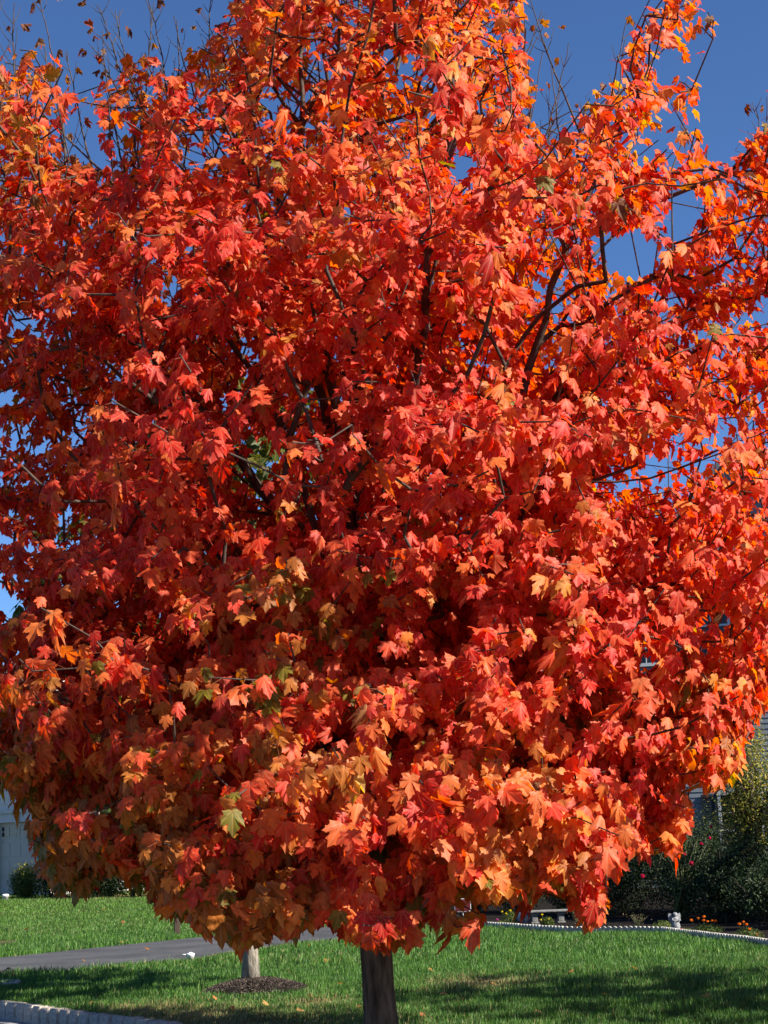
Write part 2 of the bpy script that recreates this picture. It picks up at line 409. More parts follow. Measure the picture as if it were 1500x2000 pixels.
# ------------------------------------------------------------------ tree growing
def grow(starts, attract, bf=0.3, seed=0, step=0.22, trunkxy=(0, 0)):
    """starts: list of (points polyline, parent index of first or -1, limb id). Joins every attractor to the growing tree."""
    P = []; par = []; lim = []; plen = []
    for pts, pi, li in starts:
        prev = pi
        for p in pts:
            P.append(p); par.append(prev); lim.append(li)
            plen.append(0 if prev < 0 else plen[prev] + np.linalg.norm(np.array(p) - np.array(P[prev])))
            prev = len(P) - 1
    cap = len(P) + len(attract) * 8
    A = np.zeros((cap, 3)); A[:len(P)] = P; par += [0] * (cap - len(P)); lim += [0] * (cap - len(lim))
    PL = np.zeros(cap); PL[:len(plen)] = plen; n = len(P)
    r = np.random.RandomState(seed); term = []
    root = A[0]
    key = np.linalg.norm(attract - np.array([trunkxy[0], trunkxy[1], 2.2]), axis=1)
    for k in np.argsort(key):
        p = attract[k]; d = p - A[:n]; L = np.linalg.norm(d, axis=1) + 1e-6
        rad = np.array([p[0] - trunkxy[0], p[1] - trunkxy[1], 0]); rl = np.linalg.norm(rad) + 1e-6; rad = rad / rl
        cosr = (d @ rad + .55 * d[:, 2]) / L
        cost = L + bf * PL[:n] + .8 * L * np.clip(.35 - cosr, 0, 2) + .35 * np.clip(-d[:, 2], 0, 9)
        j = int(np.argmin(cost)); m = max(1, int(L[j] / step)); prev = j
        a = A[j].copy(); bow = np.array([0, 0, -.10 * L[j]]) + r.normal(0, .03 * L[j], 3)
        for s in range(1, m + 1):
            t = s / m; q = a + (p - a) * t + bow * 4 * t * (1 - t) * .5
            if s < m: q = q + r.normal(0, .012, 3)
            A[n] = q; par[n] = prev; lim[n] = lim[j]; PL[n] = PL[prev] + L[j] / m; prev = n; n += 1
        term.append(prev)
    return A[:n], np.array(par[:n]), np.array(lim[:n]), np.array(term)
def pipe(par, term, r0, e=2.25):
    n = len(par); w = np.zeros(n); ch = np.zeros(n, int)
    np.add.at(ch, par[par >= 0], 1)
    w[ch == 0] = 1
    for i in range(n - 1, 0, -1):
        if w[i] == 0: w[i] = 1
        if par[i] >= 0: w[par[i]] += w[i]
    return r0 * w ** (1 / e)

# ---------- the main maple
T0 = np.array([TREE.x, TREE.y, 0.0])
def crown_R(z):
    return np.interp(z, [0.7, 1.0, 1.4, 2.0, 3.0, 4.0, 5.0, 6.0, 6.8, 7.6, 8.4, 9.0, 9.5], [1.2, 1.75, 2.25, 2.85, 3.25, 3.45, 3.6, 3.65, 3.5, 3.0, 2.1, 1.2, .2])
SKY_X = [-200, 0, 40, 80, 120, 165, 205, 235, 300, 350, 400, 440, 470, 500, 1010, 1035, 1060, 1110, 1150, 1185, 1215, 1240, 1270, 1300, 1390, 1410, 1440, 1475, 1500, 1700]
SKY_Y = [50, 55, 70, 105, 95, 165, 150, 100, 80, 85, 50, 10, -60, -300, -300, 140, 235, 255, 200, 150, 130, 70, 20, -60, -10, 300, 300, 245, 225, 150]
BOT_X = [-200, 0, 44, 60, 120, 185, 192, 285, 292, 380, 410, 500, 525, 560, 640, 700, 800, 845, 890, 940, 955, 1050, 1100, 1160, 1178, 1190, 1230, 1290, 1340, 1350, 1440, 1475, 1500, 1700]
BOT_Y = [1520, 1555, 1590, 1695, 1752, 1760, 1700, 1735, 1795, 1815, 1838, 1852, 1805, 1838, 1800, 1852, 1850, 1790, 1840, 1835, 1760, 1755, 1745, 1812, 1800, 1700, 1690, 1665, 1680, 1555, 1540, 1440, 1400, 1300]
GAPS = [(1235, 490, 62, 50, 0), (1335, 415, 38, 60, 0), (1180, 470, 40, 25, .3), (1290, 905, 34, 30, .15), (1330, 850, 25, 25, .3), (15, 775, 30, 26, .1), (20, 1180, 26, 32, .1), (130, 985, 45, 25, .5),
        (740, 1668, 45, 34, 0), (1255, 1290, 50, 26, .5), (1420, 200, 45, 130, .1), (1370, 1215, 25, 45, .6), (346, 1818, 40, 44, 0), (898, 1770, 36, 40, 0), (500, 880, 40, 60, .55), (600, 1000, 40, 60, .55), (210, 300, 35, 60, .35), (150, 260, 60, 60, .3),
        (400, 300, 60, 60, .55), (540, 210, 40, 60, .6), (640, 90, 40, 70, .5), (820, 150, 25, 60, .6), (900, 330, 35, 50, .7), (1090, 560, 45, 60, .5), (1060, 230, 50, 60, .4), (1320, 600, 40, 30, .6), (60, 620, 60, 50, .5), (1395, 1500, 6, 8, 1),
        (195, 1570, 38, 34, .1), (20, 1290, 30, 20, .6), (110, 1325, 18, 12, .1), (1120, 1330, 25, 16, .3), (700, 980, 25, 30, .5), (870, 1080, 25, 40, .5), (330, 560, 25, 40, .5), (700, 420, 40, 40, .65), (1000, 1040, 40, 30, .6)]
FRONT_GAPS = [(1060, 620, 55, 120, .30), (1110, 500, 45, 60, .35), (490, 930, 60, 110, .35), (600, 800, 75, 80, .40), (450, 690, 50, 90, .45), (775, 190, 34, 150, .40), (835, 540, 26, 130, .40), (600, 180, 30, 140, .45), (940, 660, 60, 60, .40), (1300, 920, 130, 40, .35), (1020, 960, 60, 55, .40), (850, 1190, 45, 60, .40), (700, 880, 40, 70, .45), (1200, 930, 60, 60, .45), (300, 560, 60, 60, .5), (390, 1080, 70, 35, .45), (960, 150, 40, 110, .45)]
def keep_mask(P, r, soft=12, g=1.0):
    px, py = project(P); k = np.ones(len(P), bool)
    k &= py > np.interp(px, SKY_X, SKY_Y) + np.abs(r.normal(0, soft * 2.2, len(P))) * ((px < 520) & (py < 330)) + r.normal(0, soft, len(P))
    k &= ~((px > 90) & (px < 480) & (py < 330) & (r.uniform(size=len(P)) < .12))
    rag = 15 * np.clip(np.sin(px / 21.) + .6 * np.sin(px / 9.3 + 1), 0, 2)
    k &= py < np.interp(px, BOT_X, BOT_Y) - 11 - rag + r.normal(0, soft * .6, len(P))
    for gx, gy, rx, ry, pr in GAPS:
        ins = ((px - gx) / rx) ** 2 + ((py - gy) / ry) ** 2 < g
        k &= ~(ins & (r.uniform(size=len(P)) > pr))
    for gx, gy, rx, ry, pr in FRONT_GAPS:
        ins = (((px - gx) / rx) ** 2 + ((py - gy) / ry) ** 2 < g) & (P[:, 1] < T0[1] + .3)
        k &= ~(ins & (r.uniform(size=len(P)) > pr))
    return k
def sample_crown(r, nspray, per, shell=0.62):
    out = []
    while len(out) < nspray:
        z = r.uniform(0.95, 9.3); R = crown_R(z)
        if r.uniform() > (R / 3.65) ** 1.5: continue
        az = r.uniform(0, 2 * np.pi)
        q = r.uniform() ** shell
        f = q if r.uniform() < .8 else r.uniform(.3, .9)
        lump = 1 + .13 * math.sin(3 * az + 1.7 * z) * math.cos(2.1 * z + az) + .05 * r.normal()
        rr = R * min(1.0, f) * lump
        if z < 2.0 and rr < .5: continue
        out.append((rr * math.cos(az), rr * math.sin(az), z))
    C = np.array(out) + np.array([T0[0], T0[1], 0])
    pts = []
    for c in C:
        rad = np.array([c[0] - T0[0], c[1] - T0[1]]); a = math.atan2(rad[1], rad[0]); n = per
        u = r.normal(0, .26, n); v = r.normal(0, .27, n); wv = r.normal(0, .045, n)
        slope = -.35 if c[2] < 3.2 else (-.1 if c[2] < 5 else .25)
        x = c[0] + u * math.cos(a) - v * math.sin(a); y = c[1] + u * math.sin(a) + v * math.cos(a)
        pts.append(np.stack((x, y, c[2] + wv + slope * u - .15 * np.abs(v)), 1))
    return np.concatenate(pts)
def limb_path(start, mids, r, n=None, wob=.03):
    pts = [np.array(start)] + [np.array(m) for m in mids]
    out = []
    for i in range(len(pts) - 1):
        p0 = pts[max(i - 1, 0)]; p1 = pts[i]; p2 = pts[i + 1]; p3 = pts[min(i + 2, len(pts) - 1)]
        L = np.linalg.norm(p2 - p1); m = max(2, int(L / .2))
        for s in range(m):
            t = s / m
            q = .5 * ((2 * p1) + (-p0 + p2) * t + (2 * p0 - 5 * p1 + 4 * p2 - p3) * t ** 2 + (-p0 + 3 * p1 - 3 * p2 + p3) * t ** 3)
            out.append(q + r.normal(0, wob * .35, 3))
    out.append(pts[-1]); return out

def maple_colour(P, r, n):
    """leaf pigment, plus sunlit highlights coloured in towards the top: crimson and orange over most of the crown, yellow, olive and brown leaves towards the skirt, dry tan ones at the tips"""
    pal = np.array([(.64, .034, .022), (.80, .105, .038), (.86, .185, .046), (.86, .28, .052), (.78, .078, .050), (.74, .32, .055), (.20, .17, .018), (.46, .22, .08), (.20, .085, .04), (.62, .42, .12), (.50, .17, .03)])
    z = P[:, 2]; nz = vnoise(P, 2.2, 3); nz2 = vnoise(P, 4.5, 8)
    px, py = project(P)
    W = np.zeros((n, len(pal)))
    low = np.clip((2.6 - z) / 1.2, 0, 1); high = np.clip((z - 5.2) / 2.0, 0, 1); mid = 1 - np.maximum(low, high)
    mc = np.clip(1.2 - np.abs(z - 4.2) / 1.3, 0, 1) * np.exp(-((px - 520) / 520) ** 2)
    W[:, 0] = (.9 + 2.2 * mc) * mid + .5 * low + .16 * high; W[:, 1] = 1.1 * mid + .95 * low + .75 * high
    W[:, 2] = .55 * mid + 1.1 * low + 1.35 * high; W[:, 3] = .16 * mid + .8 * low + 1.05 * high  # lighter orange high up: partly pigment, partly sunlit highlight put into the colour
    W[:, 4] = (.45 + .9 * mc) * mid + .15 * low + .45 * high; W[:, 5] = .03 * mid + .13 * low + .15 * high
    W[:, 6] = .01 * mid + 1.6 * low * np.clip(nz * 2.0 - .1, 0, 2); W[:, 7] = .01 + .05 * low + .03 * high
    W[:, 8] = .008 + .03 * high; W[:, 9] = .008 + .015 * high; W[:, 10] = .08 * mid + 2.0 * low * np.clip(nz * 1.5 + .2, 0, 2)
    # an olive-orange spray in the middle of the face of the crown
    sp = np.exp(-(((px - 620) / 110) ** 2 + ((py - 1170) / 90) ** 2)) * (P[:, 1] < T0[1] - 1.2)
    W[:, 6] += 1.8 * sp; W[:, 10] += 3.2 * sp; W[:, 3] += 2.4 * sp
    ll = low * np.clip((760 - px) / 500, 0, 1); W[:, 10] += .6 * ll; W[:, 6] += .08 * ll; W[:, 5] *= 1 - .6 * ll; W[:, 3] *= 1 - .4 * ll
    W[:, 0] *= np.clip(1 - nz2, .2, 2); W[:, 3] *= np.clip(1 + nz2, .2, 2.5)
    W /= W.sum(1, keepdims=True); cum = np.cumsum(W, 1); q_ = .62 * (vnoise(P, 5.5, 31) * .55 + vnoise(P, 2.4, 32) * .45) + .50 * r.uniform(-1, 1, n) ; u = (np.argsort(np.argsort(q_)) / n)[:, None]; idx = (u > cum).sum(1).clip(0, len(pal) - 1)
    C = pal[idx]; C2 = pal[np.clip(idx + r.choice([-1, 1], n), 0, 4)]
    t = r.uniform(0, .35, (n, 1)) * (idx < 5)[:, None]; C = C * (1 - t) + C2 * t
    return C * r.uniform(.78, 1.16, (n, 1)), idx

def leaf_shoots(A, par, term, r, T0, per=3, size=(.125, .018), keep=None, up_hi=True, droop=(62, 30), lean=0.75):
    """opposite leaf pairs along the last stretch of every shoot"""
    p = A[term]; d = p - A[par[term]]; d /= np.linalg.norm(d, axis=1, keepdims=True) + 1e-9
    B = []; D = []; NN = []; PA = []; PB = []
    zt = np.clip((p[:, 2] - 2.0) / 4.0, 0, 1)
    for k in range(per):
        back = .02 + k * .085 * r.uniform(.7, 1.2, len(p))
        q = p - d * back[:, None]
        az = r.uniform(0, np.pi) + (np.pi / 2) * (k % 2) + r.normal(0, .4, len(p))
        ref = np.where(np.abs(d[:, 2:3]) > .9, np.array([[1., 0, 0]]), np.array([[0, 0, 1.]]))
        a = np.cross(d, ref); a /= np.linalg.norm(a, axis=1, keepdims=True); b = np.cross(d, a)
        s0 = a * np.cos(az)[:, None] + b * np.sin(az)[:, None]
        for sgn in (1, -1):
            s = s0 * sgn
            out = p - T0; out[:, 2] = 0; out /= np.linalg.norm(out, axis=1, keepdims=True) + 1e-6
            pet = s * .75 + d * .45 + np.array([0, 0, .25]) + out * .35 + r.normal(0, .2, p.shape)
            pet /= np.linalg.norm(pet, axis=1, keepdims=True); pl_ = r.uniform(.04, .10, len(p))
            base = q + pet * pl_[:, None] - np.array([0, 0, 1.]) * (pl_ * .25)[:, None]
            hd = pet * np.array([1, 1, 0]); hd = hd + out * .25; hd /= np.linalg.norm(hd, axis=1, keepdims=True) + 1e-6
            th = np.radians(r.normal(0, 24, len(p)) + droop[0] * (1 - zt) + droop[1] * zt)
            dd = hd * np.cos(th)[:, None] - np.array([0, 0, 1.]) * np.sin(th)[:, None]
            nn = out * lean + np.array([0, 0, 1.]) * .8 + hd * .6 + r.normal(0, .46, p.shape)
            nn = nn - dd * np.sum(nn * dd, 1, keepdims=True)
            B.append(base); D.append(dd); NN.append(nn); PA.append(q); PB.append(base)
    B = np.concatenate(B); D = np.concatenate(D); NN = np.concatenate(NN); PA = np.concatenate(PA); PB = np.concatenate(PB)
    S = np.clip(r.normal(size[0], size[1], len(B)), size[0] * .5, size[0] * 1.5)
    return B, D, NN, S, PA, PB

def wood_mesh(name, A, par, rad, sel, n=6, mat=None, thin=5):
    idx = np.where(sel & (par >= 0))[0]
    if len(idx) == 0: return None
    rA = np.minimum(rad[par[idx]], rad[idx] * 1.35 + .0006)
    V, Q = tubes(A[par[idx]] , A[idx], rA, rad[idx], n)
    me = big_mesh(name, V, Q.ravel(), np.full(len(Q), 4), smooth=True); me.materials.append(mat); return me

def main_maple():
    r = np.random.RandomState(7)
    t = T0
    root = empty("maple_tree", TREE)
    tag(root, "large maple filling the picture, blazing red leaves hanging low over its dark trunk", "tree")
    def W(px, py, dy): v = at(px, py, T0[1] + dy); return (v.x, v.y, v.z)
    trunk = [(0.02, 11.8, 0), (0.0, 11.8, .4), (-.01, 11.8, .8), (0, 11.8, 1.2), (0.0, 11.8, 1.6), (-.02, 11.8, 2.0), (-.03, 11.8, 2.4), (-.02, 11.8, 2.9), (-.05, 11.75, 3.4), (-.03, 11.7, 4.0), (0, 11.7, 4.6), (.02, 11.7, 5.3), (.05, 11.72, 6.0), (.08, 11.75, 6.7), (.06, 11.8, 7.4), (.1, 11.8, 8.1), (.12, 11.8, 8.7)]
    trunk = [np.array(p) + np.array([t[0], 0, 0]) for p in trunk]
    starts = [(trunk, -1, 0)]; li = 1; nn = len(trunk)
    def limb(k, mids):
        nonlocal li, nn
        pts = limb_path(trunk[k], mids, r)[1:]
        starts.append((pts, k, li)); li += 1; nn += len(pts)
    limb(6, [W(950, 980, -.4), W(1080, 570, -.9), W(1150, 380, -1.0), W(1290, 90, -1.1)])
    limb(5, [W(900, 1200, -.6), W(1060, 965, -1.2), W(1270, 935, -1.5), W(1480, 850, -1.7)])
    limb(7, [W(1000, 930, .4), W(1170, 690, .6), W(1290, 590, .3), W(1470, 270, .1)])
    limb(6, [W(560, 850, -.4), W(430, 640, -.9), W(290, 430, -1.1), W(120, 260, -1.3)])
    limb(7, [W(620, 740, .3), W(480, 560, .6), W(330, 330, .5), W(230, 100, .4)])
    limb(8, [W(640, 720, -.5), W(600, 500, -.7), W(590, 250, -.8), W(600, 20, -.8)])
    limb(5, [W(560, 1150, -.9), W(330, 1000, -1.5), W(120, 980, -1.9)])
    limb(6, [W(800, 800, -.8), W(835, 600, -1.3), W(840, 420, -1.5), W(930, 150, -1.6)])
    limb(9, [W(680, 600, .5), W(560, 420, .9), W(470, 250, 1.0), W(420, 60, 1.1)])
    limb(9, [W(860, 620, .6), W(980, 420, .9), W(1030, 250, .8), W(1060, 100, .8)])
    for k, az, z, Rr in [(4, -100, 1.9, 2.0), (4, -60, 2.0, 2.3), (5, -130, 2.5, 2.4), (4, 180, 2.2, 2.3), (4, 10, 2.2, 2.4), (5, -85, 3.1, 2.4), (5, -30, 3.0, 2.5), (5, 60, 2.8, 2.4), (5, 120, 2.9, 2.4), (6, 150, 4.0, 2.3), (6, 90, 4.2, 2.3), (6, 30, 4.3, 2.4), (8, 100, 6.4, 1.5), (8, -90, 6.2, 2.0), (7, -150, 4.9, 2.4), (7, -45, 4.9, 2.3)]:
        a = math.radians(az); zb = trunk[k][2]
        limb(k, [(t[0] + .35 * Rr * math.cos(a), t[1] + .35 * Rr * math.sin(a), zb + .55 * (z - zb)), (t[0] + .75 * Rr * math.cos(a), t[1] + .75 * Rr * math.sin(a), z), (t[0] + Rr * math.cos(a), t[1] + Rr * math.sin(a), z - (.25 if z < 2.3 else -.1))])
    att = sample_crown(r, 2150, 9)
    att = att[keep_mask(att, r, 20)]
    gap = vnoise(att, 4.2, 21) - .3 * vnoise(att, 9, 22); att = att[~((att[:, 2] > 2.6) & (gap < -.28 - .5 * np.clip((4.4 - att[:, 2]) / 1.8, 0, 1)))]
    # extra sprays along the hanging skirt that faces the camera
    sk = []
    for x in np.linspace(-30, 1480, 75):
        yb = np.interp(x, BOT_X, BOT_Y)
        for k in range(5):
            y = yb - r.uniform(10, 260); Y = T0[1] - math.sqrt(max(.1, 2.6 ** 2 - ((x - 745) / 290.0) ** 2)) * r.uniform(.45, .98)
            v = at(x + r.normal(0, 15), y, Y); sk.append((v.x, v.y, v.z))
    sk = np.array(sk); sk = sk[sk[:, 2] > .8]
    sk = np.concatenate([sk + r.normal(0, .09, sk.shape) for _ in range(3)]); sk = sk[keep_mask(sk, r, 6)]
    att = np.concatenate((att, sk))
    # bare shoots that stand out of the top against the sky
    bare = []
    for x0, y0, x1, y1, dy in [(20, 250, 15, -60, -.6), (55, 230, 28, 5, -.4), (110, 230, 78, 0, -.7), (130, 280, 85, 80, -.2), (250, 300, 190, 10, 0), (240, 280, 200, 60, .2), (310, 330, 285, -20, .1), (300, 250, 225, 20, -.1), (330, 260, 345, 40, .3), (270, 240, 300, 0, .3), (400, 190, 340, 30, .2), (450, 160, 390, 20, .4), (470, 150, 440, 60, .5), (430, 110, 415, -20, .1), (250, 240, 180, 90, .4), (165, 260, 130, 100, -.3), (1050, 280, 1110, 85, .4), (1040, 300, 1095, 180, .6), (1010, 250, 1050, 70, .7), (1090, 300, 1075, 130, .3), (1200, 200, 1226, 30, 0), (1215, 200, 1220, 80, .2), (1480, 330, 1470, 200, 0), (1490, 300, 1498, 190, .2), (1000, 200, 1060, 20, .8), (1120, 330, 1150, 190, .5), (600, 120, 640, -30, .4), (500, 140, 520, 20, .5), (1060, 60, 1030, -30, .5)]:
        bare.append((np.array(W(x0, y0, dy)), np.array(W(x1, y1, dy))))
    A, par, lim, term = grow(starts, att, .22, 3, .22, (t[0], t[1]))
    rad = pipe(par, term, .0042, 2.25)
    TP = []
    for a_, b_ in bare:
        a_ = a_ - (b_ - a_) / np.linalg.norm(b_ - a_) * .55
        SA = []; SB = []; RA = []; RB = []
        dd = np.linalg.norm(A - a_, axis=1) + 1.6 * np.hypot(A[:, 0] - a_[0], A[:, 1] - a_[1]) + 3.0 * (A[:, 2] > a_[2] - .15); j = int(np.argmin(dd)); pts = [A[j]]
        L = np.linalg.norm(b_ - a_); ax = (b_ - a_) / L; bw = r.normal(0, .035, 3) * L; m_ = max(4, int(L / .09))
        for i in range(m_ + 1): f = i / m_; pts.append(a_ + (b_ - a_) * f + bw * 4 * f * (1 - f) + r.normal(0, .004, 3))
        R0 = min(.011, .0045 + .0045 * L)
        for i in range(len(pts) - 1):
            f0 = i / len(pts); f1 = (i + 1) / len(pts); SA.append(pts[i]); SB.append(pts[i + 1]); RA.append(R0 * (1 - .75 * f0)); RB.append(R0 * (1 - .75 * f1))
        e1 = np.cross(ax, r.normal(size=3)); e1 /= np.linalg.norm(e1); e2 = np.cross(ax, e1)
        for i in range(3, len(pts) - 1):
            if r.uniform() < .55:
                e = e1 if i % 2 else e2
                for sg in (1, -1):
                    if r.uniform() < .3: continue
                    ll = L * r.uniform(.10, .30) * (1.1 - i / len(pts)) + .05; dv = ax * .85 + e * sg * .6 + r.normal(0, .12, 3); dv /= np.linalg.norm(dv)
                    q1 = pts[i] + dv * ll * .5; q2 = q1 + (dv * .8 + ax * .35) * ll * .5
                    SA += [pts[i], q1]; SB += [q1, q2]; RA += [.0034, .0028]; RB += [.0028, .0016]; TP.append((q2, dv))
        TP.append((pts[-1], ax))
        bV, bQ = tubes(np.array(SA) - t, np.array(SB) - t, np.array(RA), np.array(RB), 5)
        me = big_mesh("bare_shoot", bV, bQ.ravel(), np.full(len(bQ), 4), smooth=True); me.materials.append(M['twig']); link("bare_shoot", me, root)
    # trunk radii follow the photo
    trz = np.array([p[2] for p in trunk]); trr = np.interp(trz, [0, .2, .5, 1.0, 1.35, 1.6, 2.4, 3.4, 4.6, 6, 7.4, 8.7], [.135, .114, .108, .108, .115, .112, .105, .085, .060, .036, .018, .005])
    rad[:len(trunk)] = trr
    rad = np.minimum(rad, .06); rad[:len(trunk)] = trr
    # trunk as one smooth noisy tube
    m = MB(); nseg = 44; nr = 90; zz = np.linspace(-.05, 8.7, nr); C = np.array(trunk); vs = []
    cx = np.interp(zz, C[:, 2], C[:, 0]); cy = np.interp(zz, C[:, 2], C[:, 1]); rr = np.interp(zz, trz, trr)
    for i in range(nr):
        for k in range(nseg):
            a = 2 * math.pi * k / nseg
            b = 1 + .035 * math.sin(7 * a + 2.1 * zz[i]) + .025 * math.sin(13 * a - 3.0 * zz[i] + 1) + .02 * math.sin(3 * a + 5 * zz[i]) + (.10 * math.sin(5 * a + .6) * max(0, 1 - zz[i] / .35)) + .012 * r.normal()
            for (kz, ka, hh) in ((1.02, -1.2, .12), (1.32, -.3, .10), (1.36, 3.6, .09), (1.62, -1.9, .14), (1.10, 3.5, .06)):
                da = (a - ka + math.pi) % (2 * math.pi) - math.pi; b += hh * math.exp(-(da / .28) ** 2 - ((zz[i] - kz) / .05) ** 2)
            vs.append((cx[i] + rr[i] * b * math.cos(a) - t[0], cy[i] + rr[i] * b * math.sin(a) - t[1], zz[i]))
    fs = [(i * nseg + k, i * nseg + (k + 1) % nseg, (i + 1) * nseg + (k + 1) % nseg, (i + 1) * nseg + k) for i in range(nr - 1) for k in range(nseg)]
    m.add(vs, fs, True); m.build("trunk", M['bark'], root)
    Al = A - t
    bidx = set(); 
    for L in range(0, li):
        sel = (lim == L); 
        if L == 0: sel[:len(trunk)] = False
        me = wood_mesh("branch", Al, par, rad, sel, 6, M['twig'])
        if me: link("branch", me, root)
    # leaves: only on shoots inside the leafy crown
    tb = project(A[term])[1] < np.interp(project(A[term])[0], SKY_X, SKY_Y) - 5
    B, D, NN, S, PA, PB = leaf_shoots(A, par, term[~tb], r, np.array([t[0], t[1], 3.0]), 4, (.146, .030))
    S = S * np.interp(B[:, 2], [1.2, 2.0, 3.2, 7], [.80, .67, .59, .545])
    C_ = B + D * (S * .5)[:, None]
    k = keep_mask(C_, r, 10, .8)
    hole = r.uniform(size=len(B)) > np.interp(B[:, 2], [3.5, 5.5, 7, 8.5], [.05, .22, .50, .60]) + .24 * ((B[:, 1] > T0[1] + .6) & (B[:, 2] > 4.5)); k &= hole
    B, D, NN, S, PA, PB = B[k], D[k], NN[k], S[k], PA[k], PB[k]
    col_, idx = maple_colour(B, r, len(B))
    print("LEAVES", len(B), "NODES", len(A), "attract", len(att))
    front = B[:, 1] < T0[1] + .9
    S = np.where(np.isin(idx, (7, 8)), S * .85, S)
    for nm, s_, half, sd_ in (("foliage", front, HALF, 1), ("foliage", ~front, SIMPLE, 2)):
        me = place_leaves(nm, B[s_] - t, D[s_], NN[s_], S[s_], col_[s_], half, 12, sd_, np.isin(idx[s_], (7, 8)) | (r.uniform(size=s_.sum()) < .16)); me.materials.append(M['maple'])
        if sd_ == 1: me1 = me
        else: me2 = me
    # a few shrivelled dry leaves on the bare shoots
    ex = np.array([q for q, _ in TP]); ed = np.array([d for _, d in TP]); AX = np.concatenate((ex - ed * .1, ex)); PX = np.concatenate((np.arange(len(ex)), np.arange(len(ex)))); dt = len(ex) + np.arange(len(ex)); sel = r.uniform(size=len(dt)) < .30
    B2, D2, N2, S2, PA2, PB2 = leaf_shoots(AX, PX, dt[sel], r, np.array([t[0], t[1], 3.0]), 1, (.07, .02))
    c2 = np.array([(.22, .09, .04), (.34, .17, .08), (.16, .05, .03), (.40, .07, .03)])[r.randint(0, 4, len(B2))]
    k2 = r.uniform(size=len(B2)) < .5
    me3 = place_leaves("foliage", (B2 - t)[k2], D2[k2], N2[k2], S2[k2], c2[k2], HALF, 6, 5, np.ones(k2.sum(), bool)); me3.materials.append(M['maple'])
    link("foliage", me1, root); link("foliage", me2, root); link("dry_leaves", me3, root)
    # petioles
    V, Q = tubes(PA - t, PB - t, np.full(len(PA), .0016), np.full(len(PA), .0011), 3)
    me = big_mesh("leaf_stalks", V, Q.ravel(), np.full(len(Q), 4), np.tile(np.array([[.35, .06, .04]]), (len(V), 1)), True); me.materials.append(M['maple'])
    link("leaf_stalks", me, root)
main_maple()

# ---------- other broadleaf trees (second street tree, garden trees, trees that shade the lawn)
def other_tree(name, loc, h, R, zlow, natt, palette, label, cat="tree", seed=1, trunk_r=.09, leaf=.12, mat='maple', bark='bark2', per=3, group=None, half=SIMPLE, lean_top=0, sparse=False):
    r = np.random.RandomState(seed); root = empty(name, loc); tag(root, label, cat, group)
    tr = [np.array((0.02 * math.sin(z), .02 * math.cos(z * 2), z)) for z in np.linspace(0, h * .9, 14)]
    starts = [(tr, -1, 0)]; k0 = next(i for i, p in enumerate(tr) if p[2] > zlow)
    for i in range(10):
        k = k0 + i % max(1, (10 - k0)); a = i * 2.4 + seed; f = .5 + .2 * r.uniform()
        zt = min(h * .85, tr[k][2] + R * (.5 + .5 * r.uniform()))
        starts.append((limb_path(tr[k], [(R * .4 * math.cos(a), R * .4 * math.sin(a), tr[k][2] + .5 * (zt - tr[k][2])), (R * .8 * math.cos(a), R * .8 * math.sin(a), zt)], r)[1:], k, i + 1))
    n = natt; z = r.uniform(zlow, h, n * 3); zz = (z - zlow) / (h - zlow)
    Rz = R * np.sqrt(np.clip(1 - (np.abs(zz - .38) / .66) ** 2.2, 0, 1)); q = r.uniform(size=n * 3) ** .55; az = r.uniform(0, 6.283, n * 3)
    kk = r.uniform(size=n * 3) < (Rz / R) ** 2
    P = np.stack((Rz * q * np.cos(az), Rz * q * np.sin(az), z), 1)[kk][:n]
    P += r.normal(0, .1, P.shape)
    A, par, lim, term = grow(starts, P, .25, seed, .3, (0, 0)); rad = pipe(par, term, .003, 2.3)
    rad = np.minimum(rad, trunk_r * .45)
    m = MB(); ns = 20
    m.tube([(p[0], p[1], p[2]) for p in tr], [trunk_r * (1.35 if i == 0 else max(.06, 1 - .95 * (i / 13))) for i in range(14)], ns)
    m.build("trunk", M[bark], root)
    sel = np.ones(len(A), bool); sel[:14] = False
    me = wood_mesh("branch", A, par, rad, sel, 5, M['twig']); link("branches", me, root)
    B, D, NN, S, PA, PB = leaf_shoots(A, par, term, r, np.array([0, 0, 3.0]), per, (leaf, leaf * .15))
    pal = np.array(palette); C = pal[r.randint(0, len(pal), len(B))] * r.uniform(.7, 1.2, (len(B), 1))
    me = place_leaves("foliage", B, D, NN, S, C, half, 8, seed); me.materials.append(M[mat]); link("foliage", me, root)
    return root
GREENS = [(.06, .11, .02), (.09, .13, .025), (.04, .08, .015), (.16, .17, .03)]
OLIVE = [(.10, .12, .02), (.20, .17, .03), (.30, .16, .03), (.07, .10, .02), (.35, .10, .02)]
t2 = G(489, 1936)
other_tree("young_maple", t2, 6.6, 2.5, 2.05, 1000, GREENS, "slim maple with pale grey trunk rising from dark mulch behind the big maple", seed=21, trunk_r=.083, leaf=.15)

